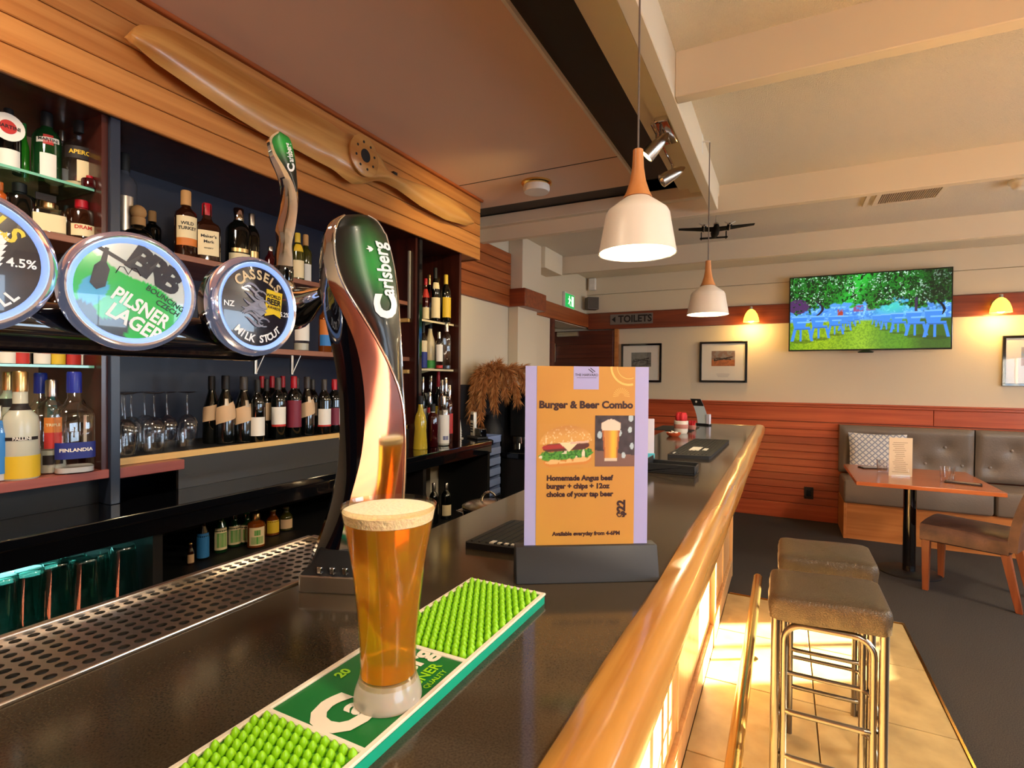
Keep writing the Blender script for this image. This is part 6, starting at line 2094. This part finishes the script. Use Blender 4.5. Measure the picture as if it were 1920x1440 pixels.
def stool(x, y, label, first=None):
    s = thing('bar_stool', label, 'stool', (x, y, 0.014), 0, 'bar stools beside the counter')
    if first:
        for ch in first.children:
            c_ = ch.copy()
            c_.parent = s
            C.objects.link(c_)
        return s
    W_, D_ = 0.170, 0.150
    Z1 = 0.731
    random.seed(4)
    rows_ = []
    M = 11
    for lvl, (zz_, gr) in enumerate(((0.650, .97), (0.655, 1.0), (0.675, 1.012), (0.70, 1.018), (0.715, 1.01), (0.726, .985), (Z1, .93), (Z1 + .004, .6), (Z1 + .004, .1))):
        rg = []
        base_ = rr(-W_, -D_, W_, D_, 0.03, 5)
        pts = []
        for i in range(len(base_)):
            a, b = base_[i], base_[(i + 1) % len(base_)]
            n__ = max(1, int(math.hypot(b[0] - a[0], b[1] - a[1]) / 0.012))
            for q_ in range(n__):
                pts.append((a[0] + (b[0] - a[0]) * q_ / n__, a[1] + (b[1] - a[1]) * q_ / n__))
        for i, (a, b) in enumerate(pts):
            wr = 0.0
            if 1 <= lvl <= 3:
                wr = 0.0035 * math.sin(i * 1.9) * (1 - 0.3 * lvl) + 0.0025 * math.sin(i * 0.7 + lvl)
            l_ = math.hypot(a, b)
            rg.append((a * gr + a / l_ * wr, b * gr + b / l_ * wr, zz_ + 0.004 * math.sin(a * 12)))
        rows_.append(rg)
    MB().grid(rows_, 0, True, True).build('seat', M_stool, s, smooth=60)
    lx, ly_ = 0.150, 0.132
    for a, b in ((-1, -1), (1, -1), (-1, 1), (1, 1)):
        MB().tube([(a * lx, b * ly_, 0.0), (a * lx, b * ly_, 0.665)], 0.0135, 12).lathe([(0.015, 0), (0.015, 0.02), (0.0136, 0.022)], (a * lx, b * ly_, 0), 12).build('leg', M_tube, s, smooth=60)
    for b in (-1, 1):
        pts = [(-lx + .026, b * (ly_ - .004), 0.0)] + [(-lx + .026, b * (ly_ - .004), 0.565)]
        for k in range(7):
            a = PI - PI / 2 * k / 6
            pts.append((-lx + .026 + .055 + .055 * math.cos(a), b * (ly_ - .004), 0.58 + .055 * math.sin(a)))
        for k in range(7):
            a = PI / 2 - PI / 2 * k / 6
            pts.append((lx - .026 - .055 + .055 * math.cos(a), b * (ly_ - .004), 0.58 + .055 * math.sin(a)))
        pts.append((lx - .026, b * (ly_ - .004), 0.0))
        MB().tube(pts, 0.0105, 10).build('hoop', M_tube, s, smooth=60)
    for z in (0.345, 0.195):
        pts = [(x_2, y_3, z) for x_2, y_3 in rr(-lx, -ly_ - .0, lx, ly_, 0.05, 5)]
        MB().tube(pts, 0.0085, 8, closed=True).build('foot_ring', M_tube, s, smooth=60)
    return s


s1 = stool(0.135, 2.105, 'bar stool with dark crocodile vinyl seat, nearer of the two')
stool(0.160, 2.57, 'bar stool with dark vinyl seat, behind the nearer stool', s1)

# ================================================================== FAR END BEHIND THE BAR
sc = thing('side_bench', 'black side bench behind the bar holding the coffee gear', 'bench', (-1.85, 4.1, 0))
part(sc, 'top', MB().box(-2.09, 3.50, 0.86, -1.40, 5.15, 0.90), M_black, bevel=.003)
struct('trim_13', MB().box(-2.199, 3.32, 0.0, -2.12, 4.18, 1.40), M_blackm)
part(sc, 'carcass', MB().box(-2.07, 3.52, 0.0, -1.43, 5.13, 0.86), M_blackm)
cm = thing('coffee_machine', 'black and chrome espresso machine half hidden by the poster', 'coffee machine', (-1.56, 4.40, 0.90))
MB().box(-0.50, -0.40, 0.06, 0.10, 0.35, 0.36).build('body', M_blackm, cm, bevel=0.01)
MB().box(-0.52, -0.42, 0.36, 0.12, 0.37, 0.47).build('top', M_gloss, cm, bevel=0.01)
MB().box(-0.50, -0.42, 0.47, 0.12, 0.37, 0.50).build('cup_rail', M_chrome, cm, bevel=0.004)
for a in (-.44, .06):
    for b in (-.34, .29):
        MB().lathe([(0.025, 0), (0.02, 0.06)], (a, b, 0), 12).build('foot', M_chrome, cm)
MB().tube([(0.10, -0.42, 0.34), (0.10, -0.47, 0.20), (0.10, -0.44, 0.06)], 0.006, 8).build('steam_wand', M_chrome, cm)
MB().lathe([(0.04, 0), (0.04, 0.04), (0.03, 0.05)], (-.05, -0.42, 0.26), 16).tube([(-.05, -.45, .275), (-.05, -.56, .265)], .012, 8).build('group_handle', M_chrome, cm)
gr = thing('coffee_grinder', 'black coffee grinder with clear hopper behind the poster edge', 'coffee grinder', (-1.49, 4.97, 0.90))
MB().box(-0.09, -0.11, 0, 0.09, 0.11, 0.36).build('body', M_gloss, gr, bevel=0.015)
MB().lathe([(0.05, 0.36), (0.09, 0.42), (0.095, 0.55), (0.09, 0.56)], (0, 0, 0), 20, cap=False).build('hopper', M_clear, gr)
MB().lathe([(0.098, 0.555), (0.098, 0.575), (0.001, 0.58)], (0, 0, 0), 20).build('lid', M_gloss, gr)
MB().tube([(-0.03, -0.11, .30), (-0.03, -0.17, .26), (-0.03, -0.13, .12)], 0.007, 8).build('fork_holder', M_chrome, gr)
# pampas plumes in a black vase
pv = thing('pampas_vase', 'dried tan pampas grass plumes drooping from a black vase', 'dried flowers', (-2.02, 3.60, 0.90))
MB().lathe([(0.07, 0), (0.10, 0.06), (0.095, 0.16), (0.05, 0.24), (0.055, 0.27)], (0, 0, 0), 24).build('vase', M_blackm, pv)
M_pam = mat('pampas_fluff', '#d9995a', 0.9, noise=(30, '#b8763e', 3))
random.seed(12)
tips = [(-0.12, -0.17, 0.10), (-0.05, -0.22, 0.16), (-0.10, -0.08, 0.28), (0.02, -0.20, 0.12), (0.0, -0.10, 0.36), (0.10, -0.12, 0.22), (0.14, -0.02, 0.30), (0.22, 0.02, 0.26), (0.06, 0.06, 0.42), (-0.06, 0.10, 0.38), (0.28, 0.12, 0.28), (0.20, 0.20, 0.36), (0.34, 0.26, 0.34)]
for t_i, (tx_, ty_, tz_) in enumerate(tips):
    q = MB()
    axis_ = []
    for k in range(15):
        t = k / 14
        axis_.append(Vector((tx_ * t, ty_ * t, 0.30 + 1.05 * t - (1.23 - tz_) * t ** 2.2)))
    q.tube([tuple(p) for p in axis_], 0.003, 5)
    for k in range(900):
        t = random.uniform(0.42, 1.0)
        i = min(13, int(t * 14))
        p = axis_[i].lerp(axis_[i + 1], t * 14 - i)
        d = (axis_[i + 1] - axis_[i]).normalized()
        rnd = Vector((random.gauss(0, 1), random.gauss(0, 1), random.gauss(0, 1) - .4)).normalized()
        ln = random.uniform(0.035, 0.075) * (1.15 - 0.5 * abs(t - .65))
        e = p + (d * 0.55 + rnd * 0.75) * ln - Vector((0, 0, 0.02))
        sd_ = (e - p).cross(Vector((random.random(), random.random(), 1))).normalized() * 0.0017
        m2 = p.lerp(e, .5) + rnd * .006
        q.add([tuple(p - sd_ * .4), tuple(p + sd_ * .4), tuple(m2 + sd_), tuple(e), tuple(m2 - sd_)], [(0, 1, 2, 3, 4)])
    o = q.build('plume', M_pam, pv, smooth=0, recalc=False)
    o['kind'] = 'stuff'
# white cup stack, phone in its cradle, blue basket, steel pot
W_ = lambda x, y: at(x, y, 'z', 1.031)
cs_ = thing('paper_cup_stack', 'upturned stack of white paper cups on the worktop end', 'cups', W_(855, 822))
for k in range(4):
    MB().lathe([(0.040, 0), (0.041, 0.004), (0.0385, 0.008), (0.028, 0.086), (0.001, 0.087)], (0, 0, 0.016 * k), 20).build('cup', M_paper, cs_)
MB().lathe([(0.052, 0), (0.052, 0.004), (0.04, 0.006)], (0, 0, 0), 20).build('rim', M_paper, cs_)
ph = thing('cordless_phone', 'cordless phone handset upright in a dark cradle', 'phone', W_(893, 822), rad(-30))
MB().box(-0.075, -0.04, 0, 0.085, 0.045, 0.018).build('cradle', M_blackm, ph, bevel=0.006)
MB().box(0.0, -0.01, 0.016, 0.085, 0.035, 0.075).build('cradle_screen', M_gloss, ph, bevel=0.006)
MB().box(-0.058, -0.018, 0.014, -0.008, 0.010, 0.185).build('handset', mat('phone_silver', '#d6cab6', 0.35, metal=.4), ph, bevel=0.008)
MB().box(-0.052, -0.0195, 0.125, -0.014, -0.018, 0.165).build('display', M_ink, ph)
for r_ in range(4):
    for c_ in range(3):
        MB().box(-0.051 + 0.0125 * c_, -0.0195, 0.04 + 0.018 * r_, -0.041 + 0.0125 * c_, -0.018, 0.052 + 0.018 * r_).build('key', M_ink, ph)
bk_t = thing('blue_crate', 'pale blue slatted plastic crate at the end of the worktop', 'crate', (-1.915, 3.36, 0.60), 0)
M_bl = mat('pale_blue_plastic', '#8a9fd0', 0.45)
for z in (0.0, 0.075, 0.15, 0.225, 0.30, 0.385):
    MB().box(-0.065, -0.10, z, 0.065, -0.092, z + 0.05).build('slat', M_bl, bk_t, bevel=.002)
    MB().box(0.057, -0.092, z, 0.065, 0.09, z + 0.05).build('slat', M_bl, bk_t, bevel=.002)
for a, b in ((-.065, -.1), (.057, -.1), (-.065, .09), (.057, .09)):
    MB().box(a, b, 0, a + .008, b + .01, 0.43).build('corner', M_bl, bk_t)
MB().box(-0.065, -0.1, 0, 0.065, 0.1, 0.01).box(-.065, -.1, .425, -.057, .1, .435).box(-.065, .09, 0, .065, .1, .435).build('tray', M_bl, bk_t)
ct = thing('crate_stand', 'low black stand beneath the pale blue crate', 'stand', (-1.915, 3.36, 0))
MB().box(-0.07, -0.10, 0, 0.07, 0.10, 0.598).build('box', M_blackm, ct, bevel=.004)
ib = thing('work_bench', 'steel work bench behind the bar under the stock pot', 'bench', (-1.02, 2.2, 0))
MB().box(-0.30, -0.6, 0.685, 0.30, 0.6, 0.715).build('top', M_steel, ib, bevel=.003)
for a in (-.26, .26):
    for b in (-.55, .55):
        MB().box(a - .02, b - .02, 0, a + .02, b + .02, 0.685).build('leg', M_steel, ib)
pt = thing('stock_pot', 'steel stock pot with loop-handled lid behind the bar', 'pot', (-1.185, 2.10, 0.716))
MB().lathe([(0.112, 0), (0.118, 0.01), (0.118, 0.145), (0.122, 0.15), (0.115, 0.15), (0.11, 0.02), (0.001, 0.018)], (0, 0, 0), 36).build('body', M_chrome, pt)
ld = MB().lathe([(0.121, 0.1505), (0.122, 0.158), (0.10, 0.168), (0.05, 0.177), (0.001, 0.179)], (0, 0, 0), 36).build('lid', M_steel, pt, smooth=50)
aa = np.linspace(0, PI, 12)
MB().tube([(0.035 * math.cos(a) * .92, 0.035 * math.cos(a) * .4, 0.174 + 0.045 * math.sin(a)) for a in aa], 0.005, 8).build('loop_handle', M_chrome, ld)
for s_ in (-1, 1):
    MB().tube([(s_ * 0.112, -0.03, 0.115), (s_ * 0.150, -0.03, 0.12), (s_ * 0.150, 0.03, 0.12), (s_ * 0.112, 0.03, 0.115)], 0.006, 8).build('side_handle', M_chrome, pt)
